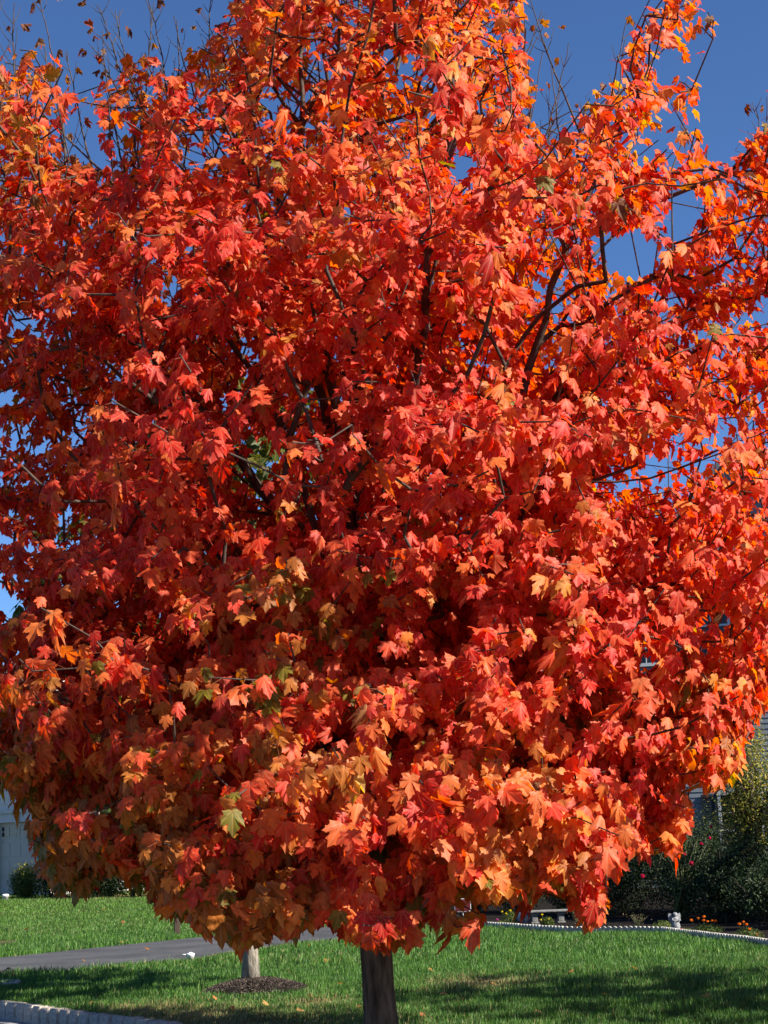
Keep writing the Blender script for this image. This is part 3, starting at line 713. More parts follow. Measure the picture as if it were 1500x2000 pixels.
# ------------------------------------------------------------------ mulch mound with chips
def chips(cx, cy, rx, ry, n, zf, r, zoff=0.0):
    a = r.uniform(0, 6.283, n); q = np.sqrt(r.uniform(size=n)); X = cx + rx * q * np.cos(a); Y = cy + ry * q * np.sin(a)
    return X, Y, zf(q)
def flat_bits(name, X, Y, Z, ln, wd, C, r, tilt=.5):
    n = len(X); a = r.uniform(0, 6.283, n); D = np.stack((np.cos(a), np.sin(a), r.normal(0, tilt, n)), 1); D /= np.linalg.norm(D, axis=1, keepdims=True)
    U = np.cross(D, np.stack((r.normal(0, tilt, n), r.normal(0, tilt, n), np.ones(n)), 1)); U /= np.linalg.norm(U, axis=1, keepdims=True)
    W_ = np.cross(U, D); P = np.stack((X, Y, Z), 1); L = (ln * r.uniform(.5, 1.3, n))[:, None]; Wd = (wd * r.uniform(.6, 1.3, n))[:, None]; th = Wd * .35
    V = np.stack((P - D * L - U * Wd, P + D * L - U * Wd * .6, P + D * L + U * Wd * .6, P - D * L + U * Wd, P - D * L * .8 + W_ * th, P + D * L * .8 + W_ * th), 1)
    q = np.array([(0, 1, 5, 4), (3, 4, 5, 2)])[None] + (np.arange(n) * 6)[:, None, None]
    return big_mesh(name, V.reshape(-1, 3), q.reshape(-1), np.full(n * 2, 4), np.repeat(C, 6, 0))
rm = np.random.RandomState(5)
def mulch_mound():
    c = G(501, 1936); rx, ry = .60, .60; hgt = .14
    root = empty("mulch_mound", c); tag(root, "low round mound of dark shredded mulch around the slim pale trunk", "mulch", kind=None)
    m = MB(); m.lathe([(.63, -.02), (.58, .012), (.44, .066), (.28, .108), (.12, .135), (.02, .14)], 40, (0, 0, 0), lambda a, i: 1 + .05 * math.sin(5 * a) + .03 * math.sin(9 * a + 1))
    m.build("mulch_base", M['mulch'], root)
    X, Y, Z = chips(0, 0, rx, ry, 5200, lambda q: hgt * (1 - q ** 2) + .004, rm)
    C = np.array([(.06, .045, .036), (.11, .085, .068), (.20, .16, .13), (.03, .023, .019)])[rm.randint(0, 4, len(X))]
    me = flat_bits("mulch_chips", X, Y, Z, .016, .0045, C, rm); me.materials.append(M['petal']); link("mulch_chips", me, root)
mulch_mound()
mound_c = G(501, 1936)

# ------------------------------------------------------------------ grass
def grass():
    r = np.random.RandomState(11); PX = []; PY = []; HS = []; WS = []
    def region(x0, x1, y0, y1, dens, h, wd):
        n = int((x1 - x0) * (y1 - y0) * dens); X = r.uniform(x0, x1, n); Y = r.uniform(y0, y1, n)
        k = np.abs(X / Y) < .255
        X, Y = X[k], Y[k]; PX.append(X); PY.append(Y); HS.append(np.full(len(X), h)); WS.append(np.full(len(X), wd))
    region(-4, 4.2, 12.6, 16.5, 4200, .070, .0030); region(-5, 5.4, 16.5, 21, 2700, .072, .0037); region(-6.5, 6.8, 21, 30, 1300, .080, .0055)
    region(-9, 0.5, 30, 38, 800, .060, .006); region(-14, -2, 38, 51, 520, .062, .008)
    X = np.concatenate(PX); Y = np.concatenate(PY); Hh = np.concatenate(HS); Wd = np.concatenate(WS)
    streetpoly = [(p.x, p.y) for p in curb] + [(-60, -30), (-60, 30)]
    k = ~inpoly(X, Y, drive2) & ~inpoly(X, Y, bed2) & ~inpoly(X, Y, streetpoly)
    q = np.sqrt(((X - mound_c.x) / .60) ** 2 + ((Y - mound_c.y) / .60) ** 2)
    k &= q > 1 + .06 * np.sin(6 * np.arctan2(Y - mound_c.y, X - mound_c.x))
    X, Y, Hh, Wd = X[k], Y[k], Hh[k], Wd[k]; n = len(X); P2 = np.stack((X, Y), 1)
    cl = vnoise(P2, 2.6, 4); cl2 = vnoise(P2, 9.0, 5); cl3 = vnoise(P2, .9, 6)
    Hh = Hh * (1 + .30 * cl + .25 * cl2) * r.uniform(.55, 1.35, n); Hh = np.where(r.uniform(size=n) < .03, Hh * 1.5, Hh)
    dry = np.zeros(n)
    for (gx, gy, rr) in ((930, 1922, .55), (360, 1990, .7), (280, 1975, .45), (450, 2010, .8), (240, 1750, 1.3), (1500, 1800, 0), (620, 1960, .3)):
        g_ = G(gx, gy); dry = np.maximum(dry, np.exp(-(((X - g_.x) / (rr + 1e-3)) ** 2 + ((Y - g_.y) / (rr * 1.5 + 1e-3)) ** 2)))
    # thin dry strip along the near edge of the driveway
    dn = [G(*p) for p in drive_px_near[1:]]
    dist = np.full(n, 9.)
    for a, b in zip(dn[:-1], dn[1:]):
        ab = np.array([b.x - a.x, b.y - a.y]); t = np.clip(((X - a.x) * ab[0] + (Y - a.y) * ab[1]) / (ab @ ab), 0, 1)
        dist = np.minimum(dist, np.hypot(X - a.x - t * ab[0], Y - a.y - t * ab[1]))
    dry = np.maximum(dry, np.clip(1.1 - dist / .22, 0, 1) * (X > -3.6))
    near_l = np.clip((17.2 - Y) / 2.5, 0, 1) * (X < .3) * .2
    dry = np.clip(dry + near_l * np.clip(cl + .4, 0, 1), 0, 1)
    Hh *= (1 - .45 * dry)
    az = r.uniform(0, 6.283, n); lean = r.uniform(.1, .75, n) * (1 + .4 * cl2)
    # the blades lean a common way
    dx = np.cos(az) * lean * .8 + .12; dy = np.sin(az) * lean * .8
    Z = hzv(Y) - .006
    fx = np.cos(az + 1.57 + r.normal(0, .8, n)); fy = np.sin(az + 1.57)
    fl = np.hypot(fx, fy) + 1e-6; fx /= fl; fy /= fl
    h = Hh[:, None]; d = np.stack((dx, dy, np.zeros(n)), 1); f = np.stack((fx, fy, np.zeros(n)), 1) * Wd[:, None] * .5 * 1.6
    b = np.stack((X, Y, Z), 1); up = np.array([0, 0, 1.])
    m1 = b + up * h * .55 + d * h * .28; tip = b + up * h * (1 - .25 * lean[:, None]) + d * h * 1.0
    V = np.stack((b - f, b + f, m1 + f * .8, m1 - f * .8, tip), 1)
    base = np.array([.050, .140, .022]); lt = np.array([.120, .260, .040]); dr = np.array([.36, .29, .13]); dk = np.array([.028, .085, .014])
    u = r.uniform(size=(n, 1)); C = base + (lt - base) * np.clip(u * .9 + .25 * cl[:, None], 0, 1)
    C = np.where(r.uniform(size=(n, 1)) < .25, dk, C)
    C = np.where(r.uniform(size=(n, 1)) < .05, np.array([.26, .36, .12]), C)
    pd = np.clip(.015 + .78 * dry + .06 * cl3, 0, 1); C = np.where((r.uniform(size=n) < pd)[:, None], dr * r.uniform(.6, 1.1, (n, 1)), C)
    far = np.clip((Y - 28) / 15, 0, 1)[:, None]; C = C * (1 - far * .0) + far * np.array([.02, .02, .0])
    # faces
    i0 = np.arange(n) * 5
    q_ = np.stack((i0, i0 + 1, i0 + 2, i0 + 3), 1); t_ = np.stack((i0 + 3, i0 + 2, i0 + 4), 1)
    loops = np.concatenate((q_.ravel(), t_.ravel())); cnt = np.concatenate((np.full(n, 4), np.full(n, 3)))
    me = big_mesh("grass", V.reshape(-1, 3), loops, cnt, np.repeat(C, 5, 0)); me.materials.append(M['grass'])
    print("GRASS", n)
    o = link("grass", me); tag(o, "mown green lawn grass with a few dry tufts", "grass", kind='stuff')
grass()

# ------------------------------------------------------------------ shrubs
def leaf_cloud(P, Nrm, size, C, r, half=None):
    n = len(P); D = np.cross(Nrm, r.normal(size=(n, 3))); D /= np.linalg.norm(D, axis=1, keepdims=True) + 1e-6
    Nn = Nrm / (np.linalg.norm(Nrm, axis=1, keepdims=True) + 1e-6); U = np.cross(D, Nn); S = (size * r.uniform(.6, 1.35, n))[:, None]
    V = np.stack((P - D * S * .5, P + U * S * .26 + Nn * S * .06, P + D * S * .5 - Nn * S * .08, P - U * S * .26 + Nn * S * .06), 1)
    i0 = np.arange(n) * 4; F = np.concatenate((np.stack((i0, i0 + 1, i0 + 2), 1), np.stack((i0, i0 + 2, i0 + 3), 1)))
    me = big_mesh("foliage", V.reshape(-1, 3), F.ravel(), np.full(len(F), 3), np.repeat(C, 4, 0)); return me
def shrub(name, loc, size, label, n=3500, leaf=.035, pal=GREENS, seed=1, cat="shrub", group=None, stems=9, lumps=7, fill=.35, flowers=None, zmin=.05, stemmat='twig', topbias=0, topcol=None):
    r = np.random.RandomState(seed); root = empty(name, loc); tag(root, label, cat, group)
    sx, sy, sz = size; cs = []
    for i in range(lumps):
        a = r.uniform(0, 6.283); q = r.uniform(0, .6); cs.append((q * sx * math.cos(a), q * sy * math.sin(a), sz * r.uniform(.30, .72), r.uniform(.40, .62)))
    cs = np.array(cs); k = r.randint(0, lumps, n); d = r.normal(size=(n, 3)); d /= np.linalg.norm(d, axis=1, keepdims=True)
    q = r.uniform(fill, 1.05, n)[:, None] ** .5
    P = cs[k, :3] + d * q * cs[k, 3:4] * np.array([sx, sy, sz * .72]); P += r.normal(0, leaf * .8, P.shape)
    P[:, 2] = np.where(P[:, 2] < zmin, zmin + r.uniform(0, .3 * sz, n) * .5, P[:, 2])
    C = np.array(pal)[r.randint(0, len(pal), n)] * r.uniform(.65, 1.25, (n, 1))
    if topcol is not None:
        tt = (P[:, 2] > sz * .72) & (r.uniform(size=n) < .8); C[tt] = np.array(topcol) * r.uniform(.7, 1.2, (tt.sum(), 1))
    nr = d + np.array([0, 0, .5]) + r.normal(0, .5, d.shape)
    me = leaf_cloud(P, nr, leaf, C, r); me.materials.append(M['green']); link("foliage", me, root)
    m = MB()
    for i in range(stems):
        c = cs[i % lumps]; b = Vector((r.uniform(-.15, .15) * sx, r.uniform(-.15, .15) * sy, 0)); e = Vector((c[0] + r.normal(0, .1) * sx, c[1] + r.normal(0, .1) * sy, c[2] * 1.25))
        mid = b.lerp(e, .5) + Vector((r.normal(0, .05) * sx, r.normal(0, .05) * sy, .08 * sz))
        m.tube([b, mid, e], [.012 * sz + .004, .008 * sz + .003, .003], 5)
        for j in range(2):
            e2 = mid.lerp(e, .5) + Vector((r.normal(0, .25) * sx, r.normal(0, .2) * sy, r.uniform(.05, .3) * sz)); m.tube([mid, e2], [.006 * sz + .002, .002], 4)
    m.build("stems", M[stemmat], root)
    return root, r
DARK = [(.018, .034, .012), (.028, .050, .018), (.012, .024, .010), (.045, .070, .022)]
YGREEN = [(.34, .30, .05), (.24, .25, .045), (.14, .17, .03), (.45, .34, .06), (.08, .11, .02)]
def loc_at(px, Y): v = at(px, 1700, Y); return Vector((v.x, Y, hz(Y)))
# left: hedge plants under the far house
shrub("hedge_shrub", loc_at(50, 47.0), (.62, .55, .95), "rounded yellow-topped shrub by the garage door", 5200, .06, GREENS, 31, topcol=(.30, .27, .05))
HL = [(108, 46.5, .8, .95), (160, 46.0, .8, .9), (215, 45.5, .75, .95), (265, 45.2, .85, 1.5), (320, 45.0, .8, .9), (375, 44.5, .8, 1.1), (430, 44.5, .8, 1.2)]
HLB = ["dark shrub next to the yellow-topped one by the garage", "third dark shrub in the row from the garage", "dark low shrub half way along the far lawn edge", "taller speckled shrub in the row along the far lawn edge", "dark shrub right of the taller speckled one", "dark shrub behind the wooden post", "rightmost shrub of the row along the far lawn edge"]
for i, (x, Y, sx, sz) in enumerate(HL):
    shrub("hedge_shrub", loc_at(x, Y), (sx * 1.25, .8, sz * 1.15), HLB[i], 6500, .06, DARK if i != 3 else GREENS, 40 + i, group="shrubs along the edge of the far lawn")
r3 = other_tree("small_leafy_tree", loc_at(215, 45.8), 3.6, .85, 1.0, 330, [(.10, .15, .03), (.17, .19, .05), (.05, .08, .02)], "small leafy green tree in front of the far house", seed=51, trunk_r=.05, leaf=.10, mat='green')

# right: garden in front of the blue-grey house
shrub("yellow_green_bush", loc_at(1470, 29.2), (1.0, .9, 3.5), "tall airy bush with small yellow-green leaves before the house window", 15000, .05, YGREEN, 61, lumps=16, fill=.1, stems=22)
shrub("dark_bush", loc_at(1425, 28.2), (1.05, .8, 1.45), "big dark green bush below the yellow-green one", 15000, .05, DARK, 62, lumps=12)
shrub("dark_bush", loc_at(1215, 31.0), (1.35, .9, 1.6), "dark rounded evergreen bush left of the rose bush", 14000, .045, DARK, 63, lumps=10)
shrub("dark_bush", loc_at(1120, 32.0), (1.1, .8, 1.4), "dark bush behind the low stone bench", 11000, .045, DARK, 64, lumps=9)
shrub("dark_bush", loc_at(1010, 33.0), (1.05, .8, 1.35), "dark bush behind the mottled rock", 10000, .045, DARK, 65, lumps=9)
shrub("dark_bush", loc_at(925, 33.5), (.6, .7, 1.05), "dark bush with top leaves coloured sunlit green behind the maroon sign", 6000, .045, DARK, 66, lumps=8, topcol=(.10, .20, .03))  # topcol puts the sunlight on the top into the leaf colour
shrub("dark_bush", loc_at(1500, 25.8), (.75, .6, 1.1), "dark glossy bush at the right edge beside the orange marigolds", 6000, .05, DARK, 67, lumps=8)
shrub("dark_bush", loc_at(1340, 31.5), (1.7, .9, 1.85), "wide dark hedge bush behind the rose bush", 24000, .045, DARK, 68, lumps=12)
def rose_bush():
    loc = loc_at(1325, 29.0); root, r = shrub("rose_bush", loc, (.85, .6, 1.75), "thorny rose bush with a few hot pink flowers", 3400, .045, DARK + [(.07, .10, .03)], 71, lumps=12, stems=26, fill=.05, stemmat='stem')
    for (px, py, s) in ((1255, 1711, .042), (1350, 1686, .052), (1370, 1648, .035), (1386, 1637, .035), (1389, 1614, .028), (1338, 1668, .03)):
        v = at(px, py, loc.y - .62) - loc
        P = []; n = 46; d = r.normal(size=(n, 3)); d /= np.linalg.norm(d, axis=1, keepdims=True); P = np.array([[v.x, v.y, v.z]]) + d * s * .62
        me = leaf_cloud(P, d + r.normal(0, .3, d.shape), s * 1.0, np.tile(np.array([[.72, .012, .10]]), (n, 1)) * r.uniform(.6, 1.2, (n, 1)), r); me.materials.append(M['petal']); link("flower", me, root)
rose_bush()
def flower_plant(name, loc, w_, h_, label, heads, fc, seed, group=None, pal=GREENS, n=900, hs=.030):
    r = np.random.RandomState(seed); root = empty(name, loc); tag(root, label, "flower", group)
    d = r.normal(size=(n, 3)); d /= np.linalg.norm(d, axis=1, keepdims=True); d[:, 2] = np.abs(d[:, 2])
    P = d * r.uniform(.2, 1, n)[:, None] ** .5 * np.array([w_, w_ * .8, h_ * .85]) + np.array([0, 0, .02])
    me = leaf_cloud(P, d + r.normal(0, .5, d.shape), .026, np.array(pal)[r.randint(0, len(pal), n)] * r.uniform(.6, 1.3, (n, 1)), r); me.materials.append(M['green']); link("foliage", me, root)
    m = MB()
    for (x, z) in heads: m.tube([(x * .3, 0, 0), (x * .8, 0, z * .6), (x, -w_ * .3, z)], .0035, 4)
    m.build("stems", M['stem'], root)
    for (x, z) in heads:
        k = 60; dd = r.normal(size=(k, 3)); dd /= np.linalg.norm(dd, axis=1, keepdims=True); s = hs * r.uniform(.85, 1.15)
        P = np.array([[x, -w_ * .3, z]]) + dd * s * np.array([.75, .75, .5])
        me = leaf_cloud(P, dd + r.normal(0, .3, dd.shape), s * .9, np.tile(np.array([fc]), (k, 1)) * r.uniform(.7, 1.15, (k, 1)), r); me.materials.append(M['petal']); link("flower", me, root)
    return root
def heads_px(px, py_base, Y, pts):
    o = loc_at(px, Y); res = []
    for (x, y) in pts: v = at(x, y, Y); res.append((v.x - o.x, v.z - o.z))
    return o, res
MAR = (.85, .22, .008); YEL = (.80, .62, .02)
o_, h_ = heads_px(992, 0, 29.8, [(980, 1780), (988, 1784), (996, 1778)]); flower_plant("yellow_flowers", o_, .20, .26, "yellow flowers with upright green leaves left of the mottled rock", h_, YEL, 81, hs=.026)
o_, h_ = heads_px(1065, 0, 28.9, [(1058, 1786), (1071, 1795), (1056, 1796)]); flower_plant("yellow_flowers", o_, .12, .17, "yellow flowers growing in front of the low stone bench", h_, YEL, 82, hs=.024)
o_, h_ = heads_px(971, 0, 29.2, [(971, 1796)]); flower_plant("pink_flower", o_, .12, .10, "small purple pink flower beside the white scalloped edging", h_, (.55, .08, .30), 83, hs=.026)
o_, h_ = heads_px(1375, 0, 25.8, [(1349, 1797), (1362, 1793), (1372, 1797), (1380, 1799), (1389, 1798), (1395, 1798), (1373, 1790)]); flower_plant("marigolds", o_, .26, .14, "patch of orange marigolds right of the angel statue", h_, MAR, 84, hs=.026)
o_, h_ = heads_px(1452, 0, 23.6, [(1442, 1804), (1456, 1805), (1462, 1814), (1476, 1824), (1450, 1800)]); flower_plant("marigolds", o_, .24, .20, "orange marigold clump near the right edge of the bed", h_, MAR, 85, hs=.024)
flower_plant("low_green_plant", loc_at(1288, 26.9), .20, .16, "low pale green plant left of the angel statue", [], YEL, 86, pal=[(.16, .20, .05), (.10, .14, .03)], n=700)
o_, h_ = heads_px(1333, 0, 25.6, [(1330, 1814)]); flower_plant("low_green_plant", o_, .12, .09, "tiny pale green plant with one pink bloom by the edging", h_, (.7, .03, .12), 87, pal=[(.20, .24, .07), (.12, .16, .04)], n=400, hs=.020)
def dry_twigs(px, Y, label, seed, h=.32, c='twig'):
    r = random.Random(seed); o = loc_at(px, Y); root = empty("dry_plant", o); tag(root, label, "plant"); m = MB()
    for i in range(16):
        a = r.uniform(0, 6.28); q = r.uniform(.05, .16); m.tube([(0, 0, 0), (q * .5 * math.cos(a), q * .5 * math.sin(a), h * .5), (q * math.cos(a) + r.uniform(-.03, .03), q * math.sin(a), h * r.uniform(.6, 1))], [.004, .003, .0015], 4)
    m.build("stems", M['stem'], root)
    rr = np.random.RandomState(seed); n = 90; P = np.stack((rr.normal(0, .08, n), rr.normal(0, .08, n), rr.uniform(.05, h, n)), 1)
    me = leaf_cloud(P, rr.normal(size=(n, 3)), .03, np.array([(.20, .14, .08)]) * rr.uniform(.5, 1.2, (n, 1)), rr); me.materials.append(M['green']); link("foliage", me, root)
dry_twigs(1125, 28.6, "dry brown twiggy plant right of the low stone bench", 91)
dry_twigs(1240, 27.0, "dry twiggy plant left of the pale green plant", 92, .26)

# ------------------------------------------------------------------ scalloped bed edging: short cast sections
def edging():
    L = .60; nb = 7; m = MB(); prof = []
    for i in range(nb):
        for k in range(7):
            a = math.pi * (1 - k / 6); prof.append((i * L / nb + L / nb / 2 + L / nb / 2 * .97 * math.cos(a), .075 + .034 * math.sin(a)))
    y0, y1 = -.022, .022; n = len(prof); vs = []
    for y in (y0, y1):
        vs += [(x, y, -.03) for x, z in prof] + [(x, y, z) for x, z in prof]
    fs = []
    for i in range(n - 1):
        fs.append((i, i + 1, n + i + 1, n + i)); fs.append((2 * n + i + 1, 2 * n + i, 3 * n + i, 3 * n + i + 1)); fs.append((n + i, n + i + 1, 3 * n + i + 1, 3 * n + i))
    fs.append((0, n, 3 * n, 2 * n)); fs.append((n - 1, 3 * n - 1, 4 * n - 1, 2 * n - 1)); m.add(vs, fs)
    me = m.mesh("scalloped_edging", M['edging'])
    pts = edge_path; dists = [0]
    for a, b in zip(pts[:-1], pts[1:]): dists.append(dists[-1] + (b - a).length)
    xs = [p.x for p in pts]; ys = [p.y for p in pts]; t = 0; k = 0; tot = dists[-1]; rnd = random.Random(3)
    while t < tot - .3:
        a = Vector((np.interp(t, dists, xs), np.interp(t, dists, ys), 0)); b = Vector((np.interp(t + .6, dists, xs), np.interp(t + .6, dists, ys), 0))
        o = bpy.data.objects.new("scalloped_edging", me); col.objects.link(o)
        o.location = (a.x, a.y, hz(a.y) + rnd.uniform(-.006, .006)); o.rotation_euler = (rnd.uniform(-.04, .04), 0, math.atan2(b.y - a.y, b.x - a.x))
        tag(o, "pale concrete scalloped edging section between the lawn and the garden bed", "garden edging", "scalloped edging sections along the bed")
        t += .605; k += 1
edging()

# ------------------------------------------------------------------ garden ornaments
def stone_bench():
    o = loc_at(1068, 29.6); o.z += .01; root = empty("stone_bench", o, math.radians(4)); tag(root, "low grey stone garden bench behind the yellow flowers", "bench")
    m = MB(); m.box(-.38, .38, -.13, .13, .185, .225, .012); m.build("seat", M['concrete'], root)
    for x in (-.26, .20):
        m = MB(); m.box(-.07, .07, -.09, .09, .0, .03, .006); m.box(-.05, .05, -.075, .075, .03, .15, .008); m.box(-.075, .075, -.095, .095, .15, .185, .006)
        q = m.build("leg", M['concrete'], root); q.location = (x, 0, 0)
stone_bench()
def rock():
    o = loc_at(1020, 29.7); root = MB(); r = random.Random(8); prof = []
    for i in range(9):
        t = i / 8; prof.append((max(.004, .125 * math.sin(math.pi * (0.12 + .86 * t)) ** .7), .26 * t))
    root.lathe(prof, 16, (0, 0, 0), lambda a, i: 1 + .14 * math.sin(2 * a + i * .7) + .10 * math.sin(3 * a - i) + .06 * r.uniform(-1, 1))
    q = root.build("garden_rock", M['rock'], None, o); tag(q, "mottled grey and white upright rock at the left end of the stone bench", "rock")
rock()
def angel():
    o = loc_at(1313, 26.6); o.z += .01; root = empty("angel_statue", o, .15); tag(root, "small pale stone angel statue with raised wings in the flower bed", "statue")
    m = MB(); m.lathe([(.075, 0), (.078, .018), (.06, .024), (.062, .03), (.070, .05), (.062, .09), (.050, .13), (.046, .155), (.052, .175), (.045, .19), (.020, .198), (.018, .206), (.030, .214), (.034, .232), (.031, .25), (.018, .262), (.004, .266)], 22, (0, 0, 0), lambda a, i: 1 + (.07 * math.sin(7 * a) if 3 < i < 8 else 0))
    for s in (-1, 1):
        m.tube([(s * .045, -.01, .178), (s * .062, -.045, .150), (s * .02, -.068, .150)], [.014, .012, .009], 8)
    m.lathe([(.012, 0), (.034, .006), (.037, .02), (.03, .034), (.008, .042)], 14, (0, .006, .228))
    m.build("figure", M['statue'], root)
    for s in (-1, 1):
        w_ = MB(); ol = [(.01, .10), (.035, .09), (.075, .12), (.095, .17), (.10, .225), (.088, .262), (.070, .245), (.058, .255), (.045, .225), (.030, .215), (.012, .19)]
        vs = [(s * x, .035 + .25 * (x * .3), z) for x, z in ol] + [(s * x, .053 + .25 * (x * .3), z) for x, z in ol]; n = len(ol)
        fs = [tuple(range(n)), tuple(range(2 * n - 1, n - 1, -1))] + [(i, n + i, n + (i + 1) % n, (i + 1) % n) for i in range(n)]
        w_.add(vs, fs); w_.build("wing", M['statue'], root)
angel()
def yard_sign():
    o = loc_at(901, 30.2); root = empty("yard_sign", o, math.radians(-4)); tag(root, "small maroon sign with a white rim on a thin stake at the bed's left end", "sign")
    zc = at(901, 1768, 30.2).z - o.z; wv, hv = .145, .115
    def rr(wd, hh, c): return [(-wd + c, -hh), (wd - c, -hh), (wd, -hh + c), (wd, hh - c), (wd - c, hh), (-wd + c, hh), (-wd, hh - c), (-wd, -hh + c)]
    def plate(wd, hh, c, y0, y1):
        p = rr(wd, hh, c); m = MB(); n = 8; m.add([(x, y0, z + zc) for x, z in p] + [(x, y1, z + zc) for x, z in p], [tuple(range(n)), tuple(range(2 * n - 1, n - 1, -1))] + [(i, n + i, n + (i + 1) % n, (i + 1) % n) for i in range(n)]); return m
    plate(wv, hv, .03, -.004, .004).build("rim", M['white'], root)
    plate(wv - .010, hv - .010, .026, -.007, -.0042).build("panel", M['maroon'], root)
    m = MB(); m.tube([(0, .008, 0), (0, .008, zc + .05)], .006, 8); m.build("stake", M['white'], root)
    for txt, x, z, s in (("ATE", -.062, .03, .062), ("W", -.062, -.028, .055)):
        cu = bpy.data.curves.new("lettering", 'FONT'); cu.body = txt; cu.size = s; cu.align_x = 'CENTER'; cu.extrude = .001
        t = bpy.data.objects.new("lettering", cu); col.objects.link(t); t.parent = root; t.location = (x + .01, -.009, zc + z); t.rotation_euler = (math.pi / 2, 0, 0); cu.materials.append(M['white'])
        bpy.context.view_layer.update(); dg = bpy.context.evaluated_depsgraph_get(); tm = bpy.data.meshes.new_from_object(t.evaluated_get(dg)); mw = t.matrix_basis.copy(); bpy.data.objects.remove(t); t = link('lettering', tm, root); t.matrix_basis = mw
yard_sign()
def post():
    o = G(346, 1829); root = empty("wooden_post", o, .25); tag(root, "dark square wooden post on the far lawn beside the driveway", "post")
    m = MB(); m.box(-.048, .048, -.048, .048, -.05, .86, .006); m.build("shaft", M['wood'], root)
    m = MB(); m.box(-.06, .06, -.06, .06, .86, .885, .005); m.add([(-.055, -.055, .885), (.055, -.055, .885), (.055, .055, .885), (-.055, .055, .885), (0, 0, .925)], [(0, 1, 4), (1, 2, 4), (2, 3, 4), (3, 0, 4)]); m.build("cap", M['wood'], root)
post()
def white_pipe():
    o = G(372, 1880); root = empty("cleanout_pipe", o); tag(root, "short white plastic pipe with cap and spout standing at the driveway edge", "pipe")
    m = MB(); m.lathe([(.054, -.03), (.054, .090), (.057, .092), (.057, .118), (.050, .122), (.024, .123), (.024, .134), (.004, .136)], 20); m.build("pipe_body", M['white'], root)
    m = MB(); m.tube([(-.045, -.01, .104), (-.11, -.015, .108)], .009, 10); m.build("spout", M['white'], root)
white_pipe()
def white_cap():
    o = loc_at(11, 46.0); root = MB(); root.lathe([(.085, -.02), (.085, .10), (.095, .102), (.095, .15), (.07, .165), (.01, .17)], 18)
    tag(root.build("white_pipe_cap", M['white'], None, o), "small white pipe cap on the grass at the foot of the garage door", "pipe")
white_cap()
def ring_bed():
    c = G(-8, 1925); root = empty("round_flower_bed", c); tag(root, "small round flower bed ringed with white stones at the left edge", "flower bed")
    R_ = .26; r = random.Random(2)
    m = MB(); m.lathe([(R_, -.02), (R_ * .95, .02), (R_ * .5, .035), (.01, .04)], 28); m.build("mulch_base", M['mulch'], root)
    sm = []
    for k in range(4):
        q = MB(); q.lathe([(.012, 0), (.03, .008), (.034, .028), (.028, .045), (.010, .055)], 9, (0, 0, 0), lambda a, i: 1 + r.uniform(-.12, .12)); sm.append(q.mesh("stone", M['edging']))
    for k in range(26):
        a = 2 * math.pi * k / 26; s = bpy.data.objects.new("stone", sm[k % 4]); col.objects.link(s); s.parent = root; s.location = (R_ * math.cos(a), R_ * math.sin(a), -.004); s.rotation_euler = (0, 0, r.uniform(0, 6))
    root2 = empty("garden_light", c + Vector((.13, .06, .03))); tag(root2, "thin black garden light stake standing in the round flower bed", "lamp")
    m = MB(); m.tube([(0, 0, 0), (0, 0, .15)], .004, 6); m.build("stake", M['black'], root2)
    m = MB(); m.tube([(-.045, 0, .13), (-.02, 0, .155), (.0, 0, .150), (.03, 0, .160)], .005, 6); m.lathe([(.008, 0), (.02, .006), (.012, .02)], 10, (0, 0, .15)); m.build("lamp_head", M['black'], root2)
ring_bed()

